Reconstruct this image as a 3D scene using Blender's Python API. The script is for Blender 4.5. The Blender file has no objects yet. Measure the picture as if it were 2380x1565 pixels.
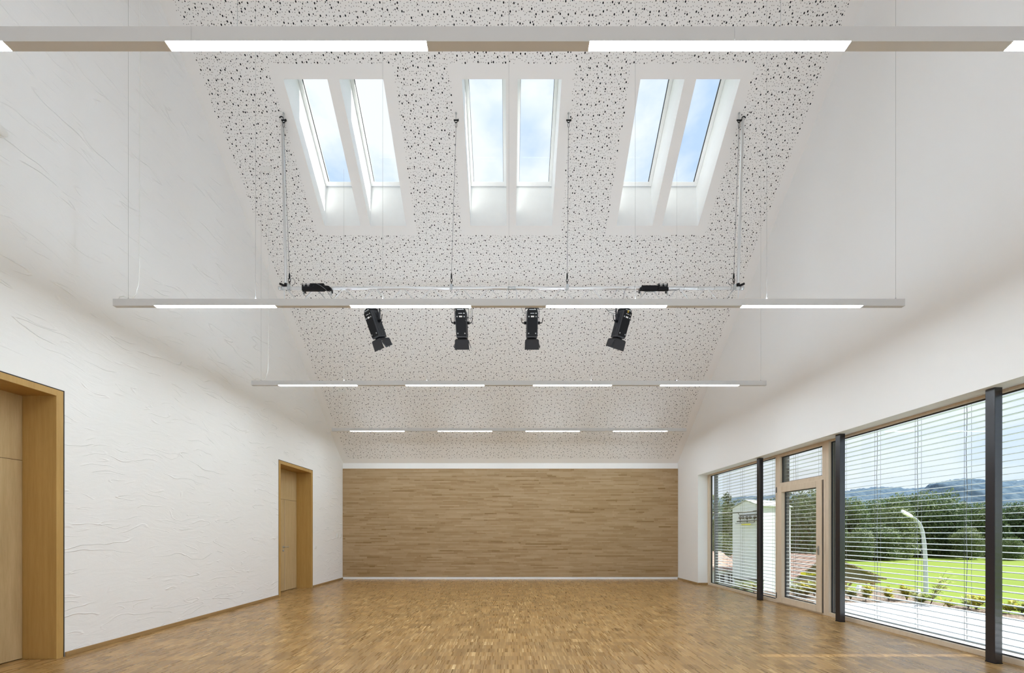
import bpy, bmesh, math, random
from mathutils import Vector, Matrix, Euler

# ------------------------------------------------------------ camera, sky, sun, exposure
scn = bpy.context.scene
col = scn.collection
F, VX, VY, EYE = 812.0, 1183.0, 1239.0, 1.4
cam_d = bpy.data.cameras.new('camera')
cam = bpy.data.objects.new('camera', cam_d)
col.objects.link(cam)
cam.location = (0, 0, EYE)
cam.rotation_euler = (math.radians(90), 0, 0)
cam_d.sensor_fit = 'HORIZONTAL'
cam_d.sensor_width = 36
cam_d.lens = F / 2380 * 36
cam_d.shift_x = (1190 - VX) / 2380
cam_d.shift_y = (VY - 782.5) / 2380
cam_d.clip_start = 0.05
cam_d.clip_end = 3000
scn.camera = cam

LAMP_DOWN = 104.0
LAMP_UP = {1.858: 10.0, 4.02: 92.0, 6.183: 88.0, 8.98: 8.0}
scn.view_settings.view_transform = 'Standard'
scn.view_settings.look = 'None'
scn.view_settings.gamma = 1
scn.view_settings.exposure = 0.16
scn.view_settings.use_curve_mapping = False
scn.cycles.max_bounces = 10
scn.cycles.diffuse_bounces = 6
scn.cycles.transparent_max_bounces = 24
scn.cycles.sample_clamp_indirect = 6
scn.cycles.caustics_reflective = False
scn.cycles.caustics_refractive = False

world = bpy.data.worlds.new('sky')
scn.world = world
world.use_nodes = True
wt = world.node_tree
wt.nodes.clear()
wo = wt.nodes.new('ShaderNodeOutputWorld')
wb = wt.nodes.new('ShaderNodeBackground')
wc = wt.nodes.new('ShaderNodeTexCoord')
wm = wt.nodes.new('ShaderNodeMapping')
wm.inputs['Scale'].default_value = (1.0, 1.0, 2.2)
wm.inputs['Location'].default_value = (0.35, 0.2, 0.1)
wn = wt.nodes.new('ShaderNodeTexNoise')
wn.inputs['Scale'].default_value = 2.3
wn.inputs['Detail'].default_value = 7
wn.inputs['Roughness'].default_value = 0.55
wr = wt.nodes.new('ShaderNodeValToRGB')
wr.color_ramp.elements[0].position = 0.40
wr.color_ramp.elements[0].color = (0.52, 0.68, 0.98, 1)
wr.color_ramp.elements[1].position = 0.54
wr.color_ramp.elements[1].color = (0.92, 0.95, 1.0, 1)
# paler, cloudier air towards the horizon
wsx = wt.nodes.new('ShaderNodeSeparateXYZ')
wmr = wt.nodes.new('ShaderNodeMapRange')
wmr.inputs[1].default_value = 0.0; wmr.inputs[2].default_value = 0.42; wmr.inputs[3].default_value = 0.72; wmr.inputs[4].default_value = 0.0
wmx = wt.nodes.new('ShaderNodeMix'); wmx.data_type = 'RGBA'
wmx.inputs[7].default_value = (0.90, 0.96, 1.03, 1)
wt.links.new(wc.outputs['Generated'], wsx.inputs[0])
wt.links.new(wsx.outputs[2], wmr.inputs[0])
wt.links.new(wmr.outputs[0], wmx.inputs[0])
wt.links.new(wr.outputs[0], wmx.inputs[6])
for a, b in ((wc.outputs['Generated'], wm.inputs['Vector']), (wm.outputs[0], wn.inputs['Vector']),
             (wn.outputs['Fac'], wr.inputs[0]), (wmx.outputs[2], wb.inputs['Color']), (wb.outputs[0], wo.inputs['Surface'])):
    wt.links.new(a, b)
wb.inputs['Strength'].default_value = 1.03

sun_d = bpy.data.lights.new('sun', 'SUN')
sun_d.energy = 12.5
sun_d.angle = math.radians(0.6)
sun_d.color = (1.0, 0.96, 0.88)
sun = bpy.data.objects.new('sun', sun_d)
col.objects.link(sun)
sun.rotation_euler = Vector((-0.669, 0.0, -0.743)).to_track_quat('-Z', 'Y').to_euler()
sun.location = (30, 0, 40)


def fill_light(name, loc, aim, sx, sy, power, c=(0.84, 0.925, 1.0)):
    # added area light for fill in the unseen half; no opening is built
    d = bpy.data.lights.new(name, 'AREA')
    d.shape = 'RECTANGLE'; d.size = sx; d.size_y = sy; d.energy = power; d.color = c
    o = bpy.data.objects.new(name, d)
    col.objects.link(o)
    o.location = loc
    o.rotation_euler = Vector(aim).to_track_quat('-Z', 'Y').to_euler()


for gx_ in (-2.77, 0.044, 2.86):
    fill_light('added_fill_roof', (gx_, 1.45, 7.85), (0, 0.70, -0.72), 1.6, 1.7, 14)  # unseen fill lamps under the closed near slope, added to brighten the hall
fill_light('added_fill_rear', (0.0, -2.85, 2.1), (0, 1, 0.02), 9.0, 2.6, 112)  # unseen fill lamp added before the solid wall behind the camera


def P(px, py, Y):
    return Vector(((px - VX) / F * Y, Y, EYE + (VY - py) / F * Y))


# ------------------------------------------------------------ room constants (metres)
XL, XR = -5.018, 5.10
YB, YF = 10.556, -2.96
RY = 3.8
ZE = 3.506


def roof(y):
    return ZE + (YB - y) if y >= RY else ZE + (YB - RY) - (RY - y)


# ------------------------------------------------------------ mesh builder
class MB:
    def __init__(self):
        self.v, self.f, self.s = [], [], []

    def _add(self, vs, fs, smooth=False):
        o = len(self.v)
        self.v += [tuple(p) for p in vs]
        self.f += [tuple(i + o for i in f) for f in fs]
        self.s += [smooth] * len(fs)
        return self

    def poly(self, pts):
        return self._add(pts, [tuple(range(len(pts)))])

    def box(self, x0, x1, y0, y1, z0, z1):
        x0, x1 = sorted((x0, x1)); y0, y1 = sorted((y0, y1)); z0, z1 = sorted((z0, z1))
        vs = [(x0, y0, z0), (x1, y0, z0), (x1, y1, z0), (x0, y1, z0), (x0, y0, z1), (x1, y0, z1), (x1, y1, z1), (x0, y1, z1)]
        return self._add(vs, [(0, 3, 2, 1), (4, 5, 6, 7), (0, 1, 5, 4), (1, 2, 6, 5), (2, 3, 7, 6), (3, 0, 4, 7)])

    def obb(self, c, ax, ay, az, hx, hy, hz):
        c = Vector(c); ax, ay, az = Vector(ax) * hx, Vector(ay) * hy, Vector(az) * hz
        vs = [c + ax * i + ay * j + az * k for k in (-1, 1) for (i, j) in ((-1, -1), (1, -1), (1, 1), (-1, 1))]
        return self._add(vs, [(0, 3, 2, 1), (4, 5, 6, 7), (0, 1, 5, 4), (1, 2, 6, 5), (2, 3, 7, 6), (3, 0, 4, 7)])

    def tube(self, pts, r, n=8, cap=True, closed=False):
        pts = [Vector(p) for p in pts]
        m = len(pts)
        rr = r if isinstance(r, (list, tuple)) else [r] * m
        t0 = (pts[1] - pts[0]).normalized()
        u = t0.orthogonal().normalized()
        rings = []
        for i, p in enumerate(pts):
            if closed:
                t = (pts[(i + 1) % m] - pts[i - 1]).normalized()
            else:
                t = (pts[min(i + 1, m - 1)] - pts[max(i - 1, 0)]).normalized()
            u = (u - t * u.dot(t)).normalized()
            w = t.cross(u)
            rings.append([p + (u * math.cos(2 * math.pi * k / n) + w * math.sin(2 * math.pi * k / n)) * rr[i] for k in range(n)])
        vs = [q for g in rings for q in g]
        fs = []
        for i in range(m if closed else m - 1):
            j = (i + 1) % m
            for k in range(n):
                fs.append((i * n + k, i * n + (k + 1) % n, j * n + (k + 1) % n, j * n + k))
        self._add(vs, fs, True)
        if cap and not closed:
            self._add(rings[0], [tuple(reversed(range(n)))])
            self._add(rings[-1], [tuple(range(n))])
        return self

    def cyl(self, a, b, r, n=16):
        return self.tube([a, b], r, n)

    def lathe(self, c, axis, prof, n=20):
        c = Vector(c); axis = Vector(axis).normalized(); u = axis.orthogonal().normalized(); w = axis.cross(u)
        vs = []
        for h, r in prof:
            for k in range(n):
                a = 2 * math.pi * k / n
                vs.append(c + axis * h + (u * math.cos(a) + w * math.sin(a)) * max(r, 1e-4))
        fs = []
        for i in range(len(prof) - 1):
            for k in range(n):
                fs.append((i * n + k, i * n + (k + 1) % n, (i + 1) * n + (k + 1) % n, (i + 1) * n + k))
        fs.append(tuple(reversed(range(n))))
        fs.append(tuple(range((len(prof) - 1) * n, len(prof) * n)))
        return self._add(vs, fs, True)

    def prism(self, outline, d):
        """outline: list of 3D points in one plane; d: extrusion vector"""
        n = len(outline); d = Vector(d)
        vs = [Vector(p) for p in outline] + [Vector(p) + d for p in outline]
        fs = [tuple(reversed(range(n))), tuple(range(n, 2 * n))] + [(i, (i + 1) % n, n + (i + 1) % n, n + i) for i in range(n)]
        return self._add(vs, fs)

    def xf(self, M):
        self.v = [tuple(M @ Vector(p)) for p in self.v]
        return self

    def build(self, name, mat, parent=None, bevel=0, merge=False, fix=True):
        me = bpy.data.meshes.new(name)
        me.from_pydata(self.v, [], self.f)
        me.polygons.foreach_set('use_smooth', self.s)
        if merge or fix:
            bm = bmesh.new(); bm.from_mesh(me)
            if merge:
                bmesh.ops.remove_doubles(bm, verts=bm.verts, dist=1e-5)
            if fix:
                bmesh.ops.recalc_face_normals(bm, faces=bm.faces)
            bm.to_mesh(me); bm.free()
        o = bpy.data.objects.new(name, me)
        col.objects.link(o)
        if mat:
            me.materials.append(mat)
        if parent:
            o.parent = parent
            o.matrix_parent_inverse = parent.matrix_basis.inverted()
        if bevel:
            b = o.modifiers.new('bevel', 'BEVEL'); b.width = bevel; b.segments = 2; b.limit_method = 'ANGLE'
        return o


def tag(o, label, cat, group=None, kind=None):
    o['label'] = label
    o['category'] = cat
    if group: o['group'] = group
    if kind: o['kind'] = kind
    return o


def structure(o, label, cat):
    return tag(o, label, cat, None, 'structure')


def empty(name, loc, label, cat, group=None, kind=None):
    o = bpy.data.objects.new(name, None)
    col.objects.link(o)
    o.location = loc
    o.empty_display_size = 0.1
    o.matrix_basis = Matrix.Translation(Vector(loc))
    return tag(o, label, cat, group, kind)


def lettering(text, loc, size, mat, parent, rot=(math.radians(90), 0, 0)):
    c = bpy.data.curves.new('lettering', 'FONT')
    c.body = text; c.size = size; c.align_x = 'CENTER'; c.align_y = 'CENTER'; c.extrude = 0.0005
    c.materials.append(mat)
    tmp = bpy.data.objects.new('lettering_curve', c)
    me = bpy.data.meshes.new_from_object(tmp)
    bpy.data.objects.remove(tmp)
    o = bpy.data.objects.new('lettering', me)
    if not me.materials: me.materials.append(mat)
    col.objects.link(o)
    o.location = loc; o.rotation_euler = rot
    o.parent = parent
    o.matrix_parent_inverse = parent.matrix_basis.inverted()
    return o


# ------------------------------------------------------------ materials
class N:
    def __init__(self, name):
        self.m = bpy.data.materials.new(name)
        self.m.use_nodes = True
        self.t = self.m.node_tree
        self.b = self.t.nodes['Principled BSDF']
        self.out = self.t.nodes['Material Output']

    def node(self, typ, **kw):
        n = self.t.nodes.new(typ)
        for k, v in kw.items():
            setattr(n, k, v)
        return n

    def link(self, a, b):
        self.t.links.new(a, b)

    def val(self, inp, v):
        if hasattr(v, 'is_output') or isinstance(v, bpy.types.NodeSocket):
            self.link(v, inp)
        else:
            inp.default_value = v

    def math(self, op, a, b=0.0, c=None):
        n = self.node('ShaderNodeMath', operation=op)
        self.val(n.inputs[0], a); self.val(n.inputs[1], b)
        if c is not None: self.val(n.inputs[2], c)
        return n.outputs[0]

    def comb(self, x, y, z=0.0):
        n = self.node('ShaderNodeCombineXYZ')
        self.val(n.inputs[0], x); self.val(n.inputs[1], y); self.val(n.inputs[2], z)
        return n.outputs[0]

    def xyz(self):
        tc = self.node('ShaderNodeTexCoord')
        s = self.node('ShaderNodeSeparateXYZ')
        self.link(tc.outputs['Object'], s.inputs[0])
        return s.outputs[0], s.outputs[1], s.outputs[2], tc.outputs['Object']

    def noise(self, vec, scale, detail=3, rough=0.5, dim='3D'):
        n = self.node('ShaderNodeTexNoise', noise_dimensions=dim)
        self.link(vec, n.inputs['Vector'])
        n.inputs['Scale'].default_value = scale; n.inputs['Detail'].default_value = detail; n.inputs['Roughness'].default_value = rough
        return n.outputs['Fac']

    def white(self, vec):
        n = self.node('ShaderNodeTexWhiteNoise', noise_dimensions='2D')
        self.link(vec, n.inputs['Vector'])
        return n.outputs['Value']

    def ramp(self, fac, stops, interp='LINEAR'):
        r = self.node('ShaderNodeValToRGB')
        r.color_ramp.interpolation = interp
        e = r.color_ramp.elements
        while len(e) < len(stops): e.new(0.5)
        for i, (p, c) in enumerate(stops):
            e[i].position = p; e[i].color = (*c, 1)
        self.link(fac, r.inputs[0])
        return r.outputs[0]

    def mix(self, fac, a, b, mode='MIX'):
        n = self.node('ShaderNodeMix', data_type='RGBA', blend_type=mode)
        self.val(n.inputs[0], fac)
        for i, v in ((6, a), (7, b)):
            if isinstance(v, tuple): n.inputs[i].default_value = (*v, 1)
            else: self.link(v, n.inputs[i])
        return n.outputs[2]

    def bump(self, h, strength, dist=0.01):
        n = self.node('ShaderNodeBump')
        n.inputs['Strength'].default_value = strength
        n.inputs['Distance'].default_value = dist
        self.link(h, n.inputs['Height'])
        self.link(n.outputs[0], self.b.inputs['Normal'])


def plain(name, c, rough=0.5, metal=0.0, spec=0.5, var=0.0, vscale=8.0):
    n = N(name)
    n.b.inputs['Roughness'].default_value = rough
    n.b.inputs['Metallic'].default_value = metal
    n.b.inputs['Specular IOR Level'].default_value = spec
    x, y, z, v = n.xyz()
    f = n.noise(v, vscale, 3)
    k = var if var else 0.03
    n.link(n.mix(f, tuple(max(0, q * (1 - k)) for q in c), tuple(min(1, q * (1 + k)) for q in c)), n.b.inputs['Base Color'])
    return n.m


M = {}
M['white'] = plain('white_plaster', (0.88, 0.88, 0.88), 0.85, spec=0.2, var=0.012, vscale=1.2)
M['white_paint'] = plain('white_paint', (0.88, 0.89, 0.89), 0.45)
M['plastic'] = plain('white_plastic', (0.80, 0.80, 0.78), 0.35)
M['lamp_body'] = plain('lamp_housing_paint', (0.64, 0.64, 0.64), 0.4)
M['alu'] = plain('aluminium', (0.74, 0.75, 0.76), 0.28, 0.7)
M['steel'] = plain('zinc_steel', (0.55, 0.58, 0.60), 0.35, 0.9)
M['black'] = plain('black_powder_coat', (0.004, 0.004, 0.006), 0.42, spec=0.22)
M['black_matt'] = plain('black_matt', (0.008, 0.008, 0.01), 0.7, spec=0.2)
M['barn'] = plain('barn_door_black', (0.022, 0.022, 0.027), 0.5, spec=0.35)
M['rib'] = plain('dark_grey_casting', (0.05, 0.052, 0.06), 0.4, 0.3)
M['post'] = plain('anthracite_steel', (0.007, 0.008, 0.016), 0.24)
M['post'].node_tree.nodes['Principled BSDF'].inputs['IOR'].default_value = 1.75
M['gasket'] = plain('black_rubber', (0.01, 0.01, 0.012), 0.6)
M['guide'] = plain('grey_aluminium', (0.06, 0.065, 0.07), 0.5, 0.2)
M['slat'] = plain('blind_slat_paint', (0.52, 0.57, 0.60), 0.38, 0.1)
M['cord'] = plain('grey_cord', (0.16, 0.17, 0.18), 0.7)
M['wire'] = plain('steel_wire', (0.42, 0.42, 0.42), 0.5, 0.2)
M['label'] = plain('label_white', (0.85, 0.85, 0.85), 0.5)
M['yellow'] = plain('yellow_sign', (0.85, 0.72, 0.04), 0.5)
M['text_dark'] = plain('dark_print', (0.05, 0.05, 0.03), 0.6)
M['brass'] = plain('yellow_plug', (0.7, 0.5, 0.05), 0.4)

# glass: clear pane with a faint mirror
n = N('window_glass')
n.t.nodes.remove(n.b)
tr = n.node('ShaderNodeBsdfTransparent'); tr.inputs[0].default_value = (0.96, 0.98, 0.985, 1)
gl = n.node('ShaderNodeBsdfGlossy'); gl.inputs['Roughness'].default_value = 0.02
fr = n.node('ShaderNodeFresnel'); fr.inputs[0].default_value = 1.35
fm = n.math('MULTIPLY', fr.outputs[0], 0.3)
ms = n.node('ShaderNodeMixShader')
n.link(fm, ms.inputs[0]); n.link(tr.outputs[0], ms.inputs[1]); n.link(gl.outputs[0], ms.inputs[2]); n.link(ms.outputs[0], n.out.inputs[0])
M['glass'] = n.m


def emitter(name, c, s):
    n = N(name)
    n.b.inputs['Base Color'].default_value = (0.9, 0.9, 0.9, 1)
    n.b.inputs['Emission Color'].default_value = (*c, 1)
    n.b.inputs['Emission Strength'].default_value = s
    return n.m


M['led_down'] = emitter('led_diffuser', (0.82, 0.92, 1.0), LAMP_DOWN)
for k_, u_v in LAMP_UP.items():
    M['led_up_%.3f' % k_] = emitter('led_uplight', (0.74, 0.87, 1.0), u_v)


# wood veneer, grain along Z
def veneer(name, dark, light, gs=1.0, rough=0.42, axis='Z'):
    n = N(name)
    x, y, z, v = n.xyz()
    if axis == 'Z':
        vec = n.comb(n.math('MULTIPLY', x, 14 * gs), n.math('MULTIPLY', y, 14 * gs), n.math('MULTIPLY', z, 0.8))
    else:
        vec = n.comb(n.math('MULTIPLY', x, 14 * gs), n.math('MULTIPLY', y, 0.8), n.math('MULTIPLY', z, 14 * gs))
    a = n.noise(vec, 1.6, 6, 0.6)
    b = n.noise(vec, 9.0, 2, 0.5)
    f = n.math('ADD', n.math('MULTIPLY', a, 0.7), n.math('MULTIPLY', b, 0.3))
    n.link(n.ramp(f, [(0.3, dark), (0.7, light)]), n.b.inputs['Base Color'])
    n.b.inputs['Roughness'].default_value = rough
    n.b.inputs['Specular IOR Level'].default_value = 0.35
    return n.m


M['oak'] = veneer('oak_veneer', (0.46, 0.33, 0.165), (0.60, 0.45, 0.25))
M['oak_casing'] = veneer('oak_casing', (0.42, 0.25, 0.075), (0.52, 0.33, 0.115))
M['base'] = veneer('oak_baseboard', (0.30, 0.18, 0.07), (0.42, 0.27, 0.12), axis='Y')
M['spruce'] = veneer('larch_frame', (0.62, 0.51, 0.385), (0.71, 0.60, 0.47), 0.8)
M['timber'] = veneer('weathered_timber', (0.10, 0.075, 0.05), (0.20, 0.15, 0.10))
M['timber_lt'] = veneer('light_timber', (0.34, 0.21, 0.11), (0.46, 0.31, 0.17))


# parquet strips: u runs across the strips, v along
def parquet(name, floor=True):
    n = N(name)
    x, y, z, vv = n.xyz()
    if floor:
        u, v, W, L = x, y, 0.0115, 0.128
    else:
        u, v, W, L = z, x, 0.040, 0.75
    if floor:
        row = n.math('FLOOR', n.math('DIVIDE', v, L))
        c = n.math('FLOOR', n.math('ADD', n.math('DIVIDE', u, W), n.math('MULTIPLY', n.white(n.comb(row, 3.3)), 1.0)))
        r1 = n.white(n.comb(c, row))
        r2 = n.white(n.comb(n.math('FLOOR', n.math('DIVIDE', u, 0.165)), row))
        r3 = n.white(n.comb(n.math('FLOOR', n.math('DIVIDE', c, 3.0)), n.math('ADD', row, 17.0)))
        base = n.ramp(r1, [(0.0, (0.221, 0.120, 0.036)), (0.12, (0.293, 0.165, 0.055)), (0.5, (0.368, 0.221, 0.081)),
                           (0.85, (0.420, 0.264, 0.108)), (0.94, (0.478, 0.318, 0.141)), (1.0, (0.620, 0.438, 0.216))])
        tint = n.ramp(r2, [(0, (0.78, 0.74, 0.68)), (1, (1.16, 1.14, 1.12))])
        tint2 = n.ramp(r3, [(0, (0.88, 0.86, 0.82)), (1, (1.08, 1.08, 1.08))])
        colr = n.mix(1.0, n.mix(1.0, base, tint, 'MULTIPLY'), tint2, 'MULTIPLY')
        n.b.inputs['Roughness'].default_value = 0.33
        n.b.inputs['Specular IOR Level'].default_value = 0.62
        rr = n.math('ADD', n.math('MULTIPLY', r1, 0.12), 0.26)
        n.link(rr, n.b.inputs['Roughness'])
    else:
        row = n.math('FLOOR', n.math('DIVIDE', u, W))
        off = n.math('MULTIPLY', n.white(n.comb(row, 1.7)), 7.0)
        c = n.math('FLOOR', n.math('ADD', n.math('DIVIDE', v, L), off))
        off2 = n.math('MULTIPLY', n.white(n.comb(row, 5.1)), 9.0)
        c2 = n.math('FLOOR', n.math('ADD', n.math('DIVIDE', v, 0.36), off2))
        r1 = n.white(n.comb(c, row)); r2 = n.white(n.comb(c2, n.math('ADD', row, 91.0)))
        row3 = n.math('FLOOR', n.math('DIVIDE', u, 0.09))
        r3 = n.white(n.comb(n.math('FLOOR', n.math('ADD', n.math('DIVIDE', v, 0.8), n.math('MULTIPLY', n.white(n.comb(row3, 2.2)), 5))), row3))
        f = n.math('ADD', n.math('MULTIPLY', r1, 0.5), n.math('ADD', n.math('MULTIPLY', r2, 0.3), n.math('MULTIPLY', r3, 0.2)))
        g = n.noise(n.comb(n.math('MULTIPLY', x, 1.5), 0.0, n.math('MULTIPLY', z, 90)), 1.0, 4)
        base = n.ramp(f, [(0.10, (0.251, 0.155, 0.062)), (0.25, (0.334, 0.218, 0.106)), (0.50, (0.380, 0.261, 0.140)), (0.9, (0.443, 0.317, 0.186))])
        colr = n.mix(1.0, base, n.ramp(g, [(0.2, (0.93, 0.93, 0.92)), (0.8, (1.05, 1.05, 1.05))]), 'MULTIPLY')
        fz = n.math('FRACT', n.math('DIVIDE', u, W))
        edge = n.math('LESS_THAN', fz, 0.05)
        colr = n.mix(n.math('MULTIPLY', edge, 0.18), colr, (0.20, 0.12, 0.05))
        n.b.inputs['Roughness'].default_value = 0.5
        n.b.inputs['Specular IOR Level'].default_value = 0.3
    n.link(colr, n.b.inputs['Base Color'])
    return n.m


M['floor'] = parquet('industrial_parquet', True)
M['woodwall'] = parquet('strip_wood_wall', False)

# trowelled plaster: broken horizontal ridges
n = N('trowelled_plaster')
x, y, z, v = n.xyz()
n.b.inputs['Base Color'].default_value = (0.88, 0.88, 0.885, 1)
n.b.inputs['Roughness'].default_value = 0.85
n.b.inputs['Specular IOR Level'].default_value = 0.2
warp = n.noise(v, 0.9, 3)
warp2 = n.noise(v, 3.3, 2)
zz = n.math('ADD', z, n.math('ADD', n.math('MULTIPLY', warp, 0.85), n.math('MULTIPLY', warp2, 0.12)))


def stroke(seed, ys, zs, lv, thin, lo, hi):
    vec = n.comb(n.math('ADD', n.math('MULTIPLY', y, ys), seed), n.math('MULTIPLY', n.math('ADD', z, n.math('MULTIPLY', warp, 0.5)), zs), seed)
    f = n.math('PINGPONG', n.math('MULTIPLY', n.noise(vec, 1.0, 1.5, 0.45), lv), 0.5)
    line = n.node('ShaderNodeMapRange'); line.interpolation_type = 'SMOOTHSTEP'
    n.link(f, line.inputs[0])
    line.inputs[1].default_value = 0.0; line.inputs[2].default_value = thin; line.inputs[3].default_value = 1.0; line.inputs[4].default_value = 0.0
    mk = n.node('ShaderNodeMapRange'); mk.interpolation_type = 'SMOOTHSTEP'
    n.link(n.noise(n.comb(n.math('ADD', n.math('MULTIPLY', y, 1.3), seed * 3.1), n.math('MULTIPLY', z, 4.0)), 1.3, 2), mk.inputs[0])
    mk.inputs[1].default_value = lo; mk.inputs[2].default_value = hi
    return n.math('MULTIPLY', line.outputs[0], mk.outputs[0])


h = n.math('ADD', stroke(0.0, 0.9, 4.5, 5.0, 0.06, 0.50, 0.62), n.math('MULTIPLY', stroke(7.7, 1.5, 7.0, 5.0, 0.09, 0.50, 0.62), 0.55))
h = n.math('ADD', h, n.math('MULTIPLY', n.noise(n.comb(n.math('MULTIPLY', y, 1.0), n.math('MULTIPLY', zz, 4.0)), 2.2, 5, 0.6), 0.8))
h = n.math('ADD', h, n.math('MULTIPLY', n.noise(v, 60, 2), 0.05))
n.bump(h, 0.65, 0.010)
M['stucco'] = n.m

# perforated acoustic board
n = N('perforated_acoustic_board')
x, y, z, v = n.xyz()


def cells(S, rnd, off, px, pz):
    sx = n.math('ADD', n.math('MULTIPLY', px, S), off)
    ss = n.math('ADD', n.math('MULTIPLY', pz, S), off)
    vo = n.node('ShaderNodeTexVoronoi', voronoi_dimensions='2D')
    vo.inputs['Scale'].default_value = 1.0
    vo.inputs['Randomness'].default_value = rnd
    n.link(n.comb(sx, ss), vo.inputs['Vector'])
    sp = n.node('ShaderNodeSeparateXYZ'); n.link(vo.outputs['Position'], sp.inputs[0])
    cx = n.math('DIVIDE', n.math('SUBTRACT', sp.outputs[0], off), S); cs = n.math('DIVIDE', n.math('SUBTRACT', sp.outputs[1], off), S)
    return n.math('DIVIDE', vo.outputs['Distance'], S), cx, cs


def hole_layer(S, rnd, rad, off, avoid=()):
    d, cx, cs = cells(S, rnd, off, x, n.math('MULTIPLY', z, 1.41421))
    hole = n.math('LESS_THAN', d, rad)
    for (S2, rnd2, rad2, off2) in avoid:
        d2, _, _ = cells(S2, rnd2, off2, cx, cs)
        hole = n.math('MULTIPLY', hole, n.math('GREATER_THAN', d2, rad + rad2 + 0.004))
    inx = n.math('LESS_THAN', n.math('ABSOLUTE', n.math('SUBTRACT', cx, 0.041)), 4.875)
    ins = n.math('GREATER_THAN', cs, (ZE + 0.12) * 1.41421)
    inr = n.math('LESS_THAN', cs, (roof(RY) - 0.1) * 1.41421)
    u_ = n.math('SUBTRACT', cx, 0.044)
    fold = n.math('ABSOLUTE', n.math('SUBTRACT', n.math('FLOORED_MODULO', n.math('ADD', u_, 1.4075), 2.815), 1.4075))
    blank = n.math('MULTIPLY', n.math('LESS_THAN', fold, 0.965), n.math('LESS_THAN', n.math('ABSOLUTE', u_), 4.22))
    blank = n.math('MULTIPLY', blank, n.math('MULTIPLY', n.math('GREATER_THAN', cs, 7.225 * 1.41421), n.math('LESS_THAN', cs, 8.66 * 1.41421)))
    blank = n.math('MULTIPLY', blank, n.math('GREATER_THAN', y, RY))
    return n.math('MULTIPLY', n.math('MULTIPLY', hole, inx), n.math('MULTIPLY', n.math('MULTIPLY', ins, inr), n.math('SUBTRACT', 1.0, blank)))


LB, LM = (8.3, 0.80, 0.0108, 0.0), (9.7, 0.80, 0.0076, 37.3)
big = hole_layer(*LB)
med = hole_layer(*LM, avoid=(LB,))
sml = hole_layer(26.5, 0.75, 0.0043, 91.7, avoid=(LB, LM))
black = n.math('MAXIMUM', big, med)
cc = n.mix(sml, (0.86, 0.845, 0.83), (0.12, 0.115, 0.11))
n.link(n.mix(black, cc, (0.010, 0.010, 0.014)), n.b.inputs['Base Color'])
n.b.inputs['Roughness'].default_value = 0.85
n.b.inputs['Specular IOR Level'].default_value = 0.15
M['ceiling'] = n.m

# outdoor materials
n = N('mown_grass'); x, y, z, v = n.xyz()
f = n.math('ADD', n.math('MULTIPLY', n.noise(v, 0.12, 4), 0.6), n.math('MULTIPLY', n.noise(v, 2.5, 4), 0.4))
n.link(n.ramp(f, [(0.3, (0.115, 0.169, 0.022)), (0.7, (0.159, 0.216, 0.033))]), n.b.inputs['Base Color'])
n.b.inputs['Roughness'].default_value = 0.9
n.b.inputs['Specular IOR Level'].default_value = 0.1
M['grass'] = n.m
M['concrete'] = plain('pale_concrete', (0.45, 0.46, 0.50), 0.8, var=0.06, vscale=2.5)
n = N('bark_mulch'); x, y, z, v = n.xyz()
n.link(n.ramp(n.noise(v, 38, 4, 0.7), [(0.35, (0.041, 0.026, 0.018)), (0.5, (0.142, 0.098, 0.071)), (0.68, (0.367, 0.305, 0.260))]), n.b.inputs['Base Color'])
n.b.inputs['Roughness'].default_value = 0.9
n.bump(n.noise(v, 30, 4), 1.0, 0.04)
M['mulch'] = n.m
n = N('haze_tinted_forest'); x, y, z, v = n.xyz()
n.link(n.ramp(n.noise(v, 0.12, 6, 0.7), [(0.35, (0.053, 0.088, 0.133)), (0.65, (0.117, 0.161, 0.203))]), n.b.inputs['Base Color'])  # distance haze put into the base colour as a blue tint
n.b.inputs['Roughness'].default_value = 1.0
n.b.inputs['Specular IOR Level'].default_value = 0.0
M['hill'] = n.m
n = N('clay_roof_tiles'); x, y, z, v = n.xyz()
br = n.node('ShaderNodeTexBrick'); br.offset = 0.5
n.link(n.comb(n.math('ADD', x, n.math('MULTIPLY', y, 0.9)), n.math('MULTIPLY', z, 2.2)), br.inputs['Vector'])
br.inputs['Color1'].default_value = (0.42, 0.27, 0.21, 1); br.inputs['Color2'].default_value = (0.55, 0.40, 0.33, 1); br.inputs['Mortar'].default_value = (0.08, 0.05, 0.04, 1)
br.inputs['Scale'].default_value = 1.0; br.inputs['Brick Width'].default_value = 0.24; br.inputs['Row Height'].default_value = 0.30; br.inputs['Mortar Size'].default_value = 0.025
n.link(br.outputs[0], n.b.inputs['Base Color']); n.b.inputs['Roughness'].default_value = 0.8
M['tiles'] = n.m
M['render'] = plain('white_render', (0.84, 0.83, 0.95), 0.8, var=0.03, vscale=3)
M['dark_glass'] = plain('dark_window', (0.03, 0.04, 0.05), 0.15)
M['cabinet'] = plain('grey_cabinet', (0.50, 0.53, 0.53), 0.5)
M['trunk'] = plain('tree_bark', (0.12, 0.09, 0.065), 0.9, var=0.3, vscale=20)
M['lamp_pole'] = plain('galvanised_pole', (0.58, 0.60, 0.74), 0.45, 0.1)


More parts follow.
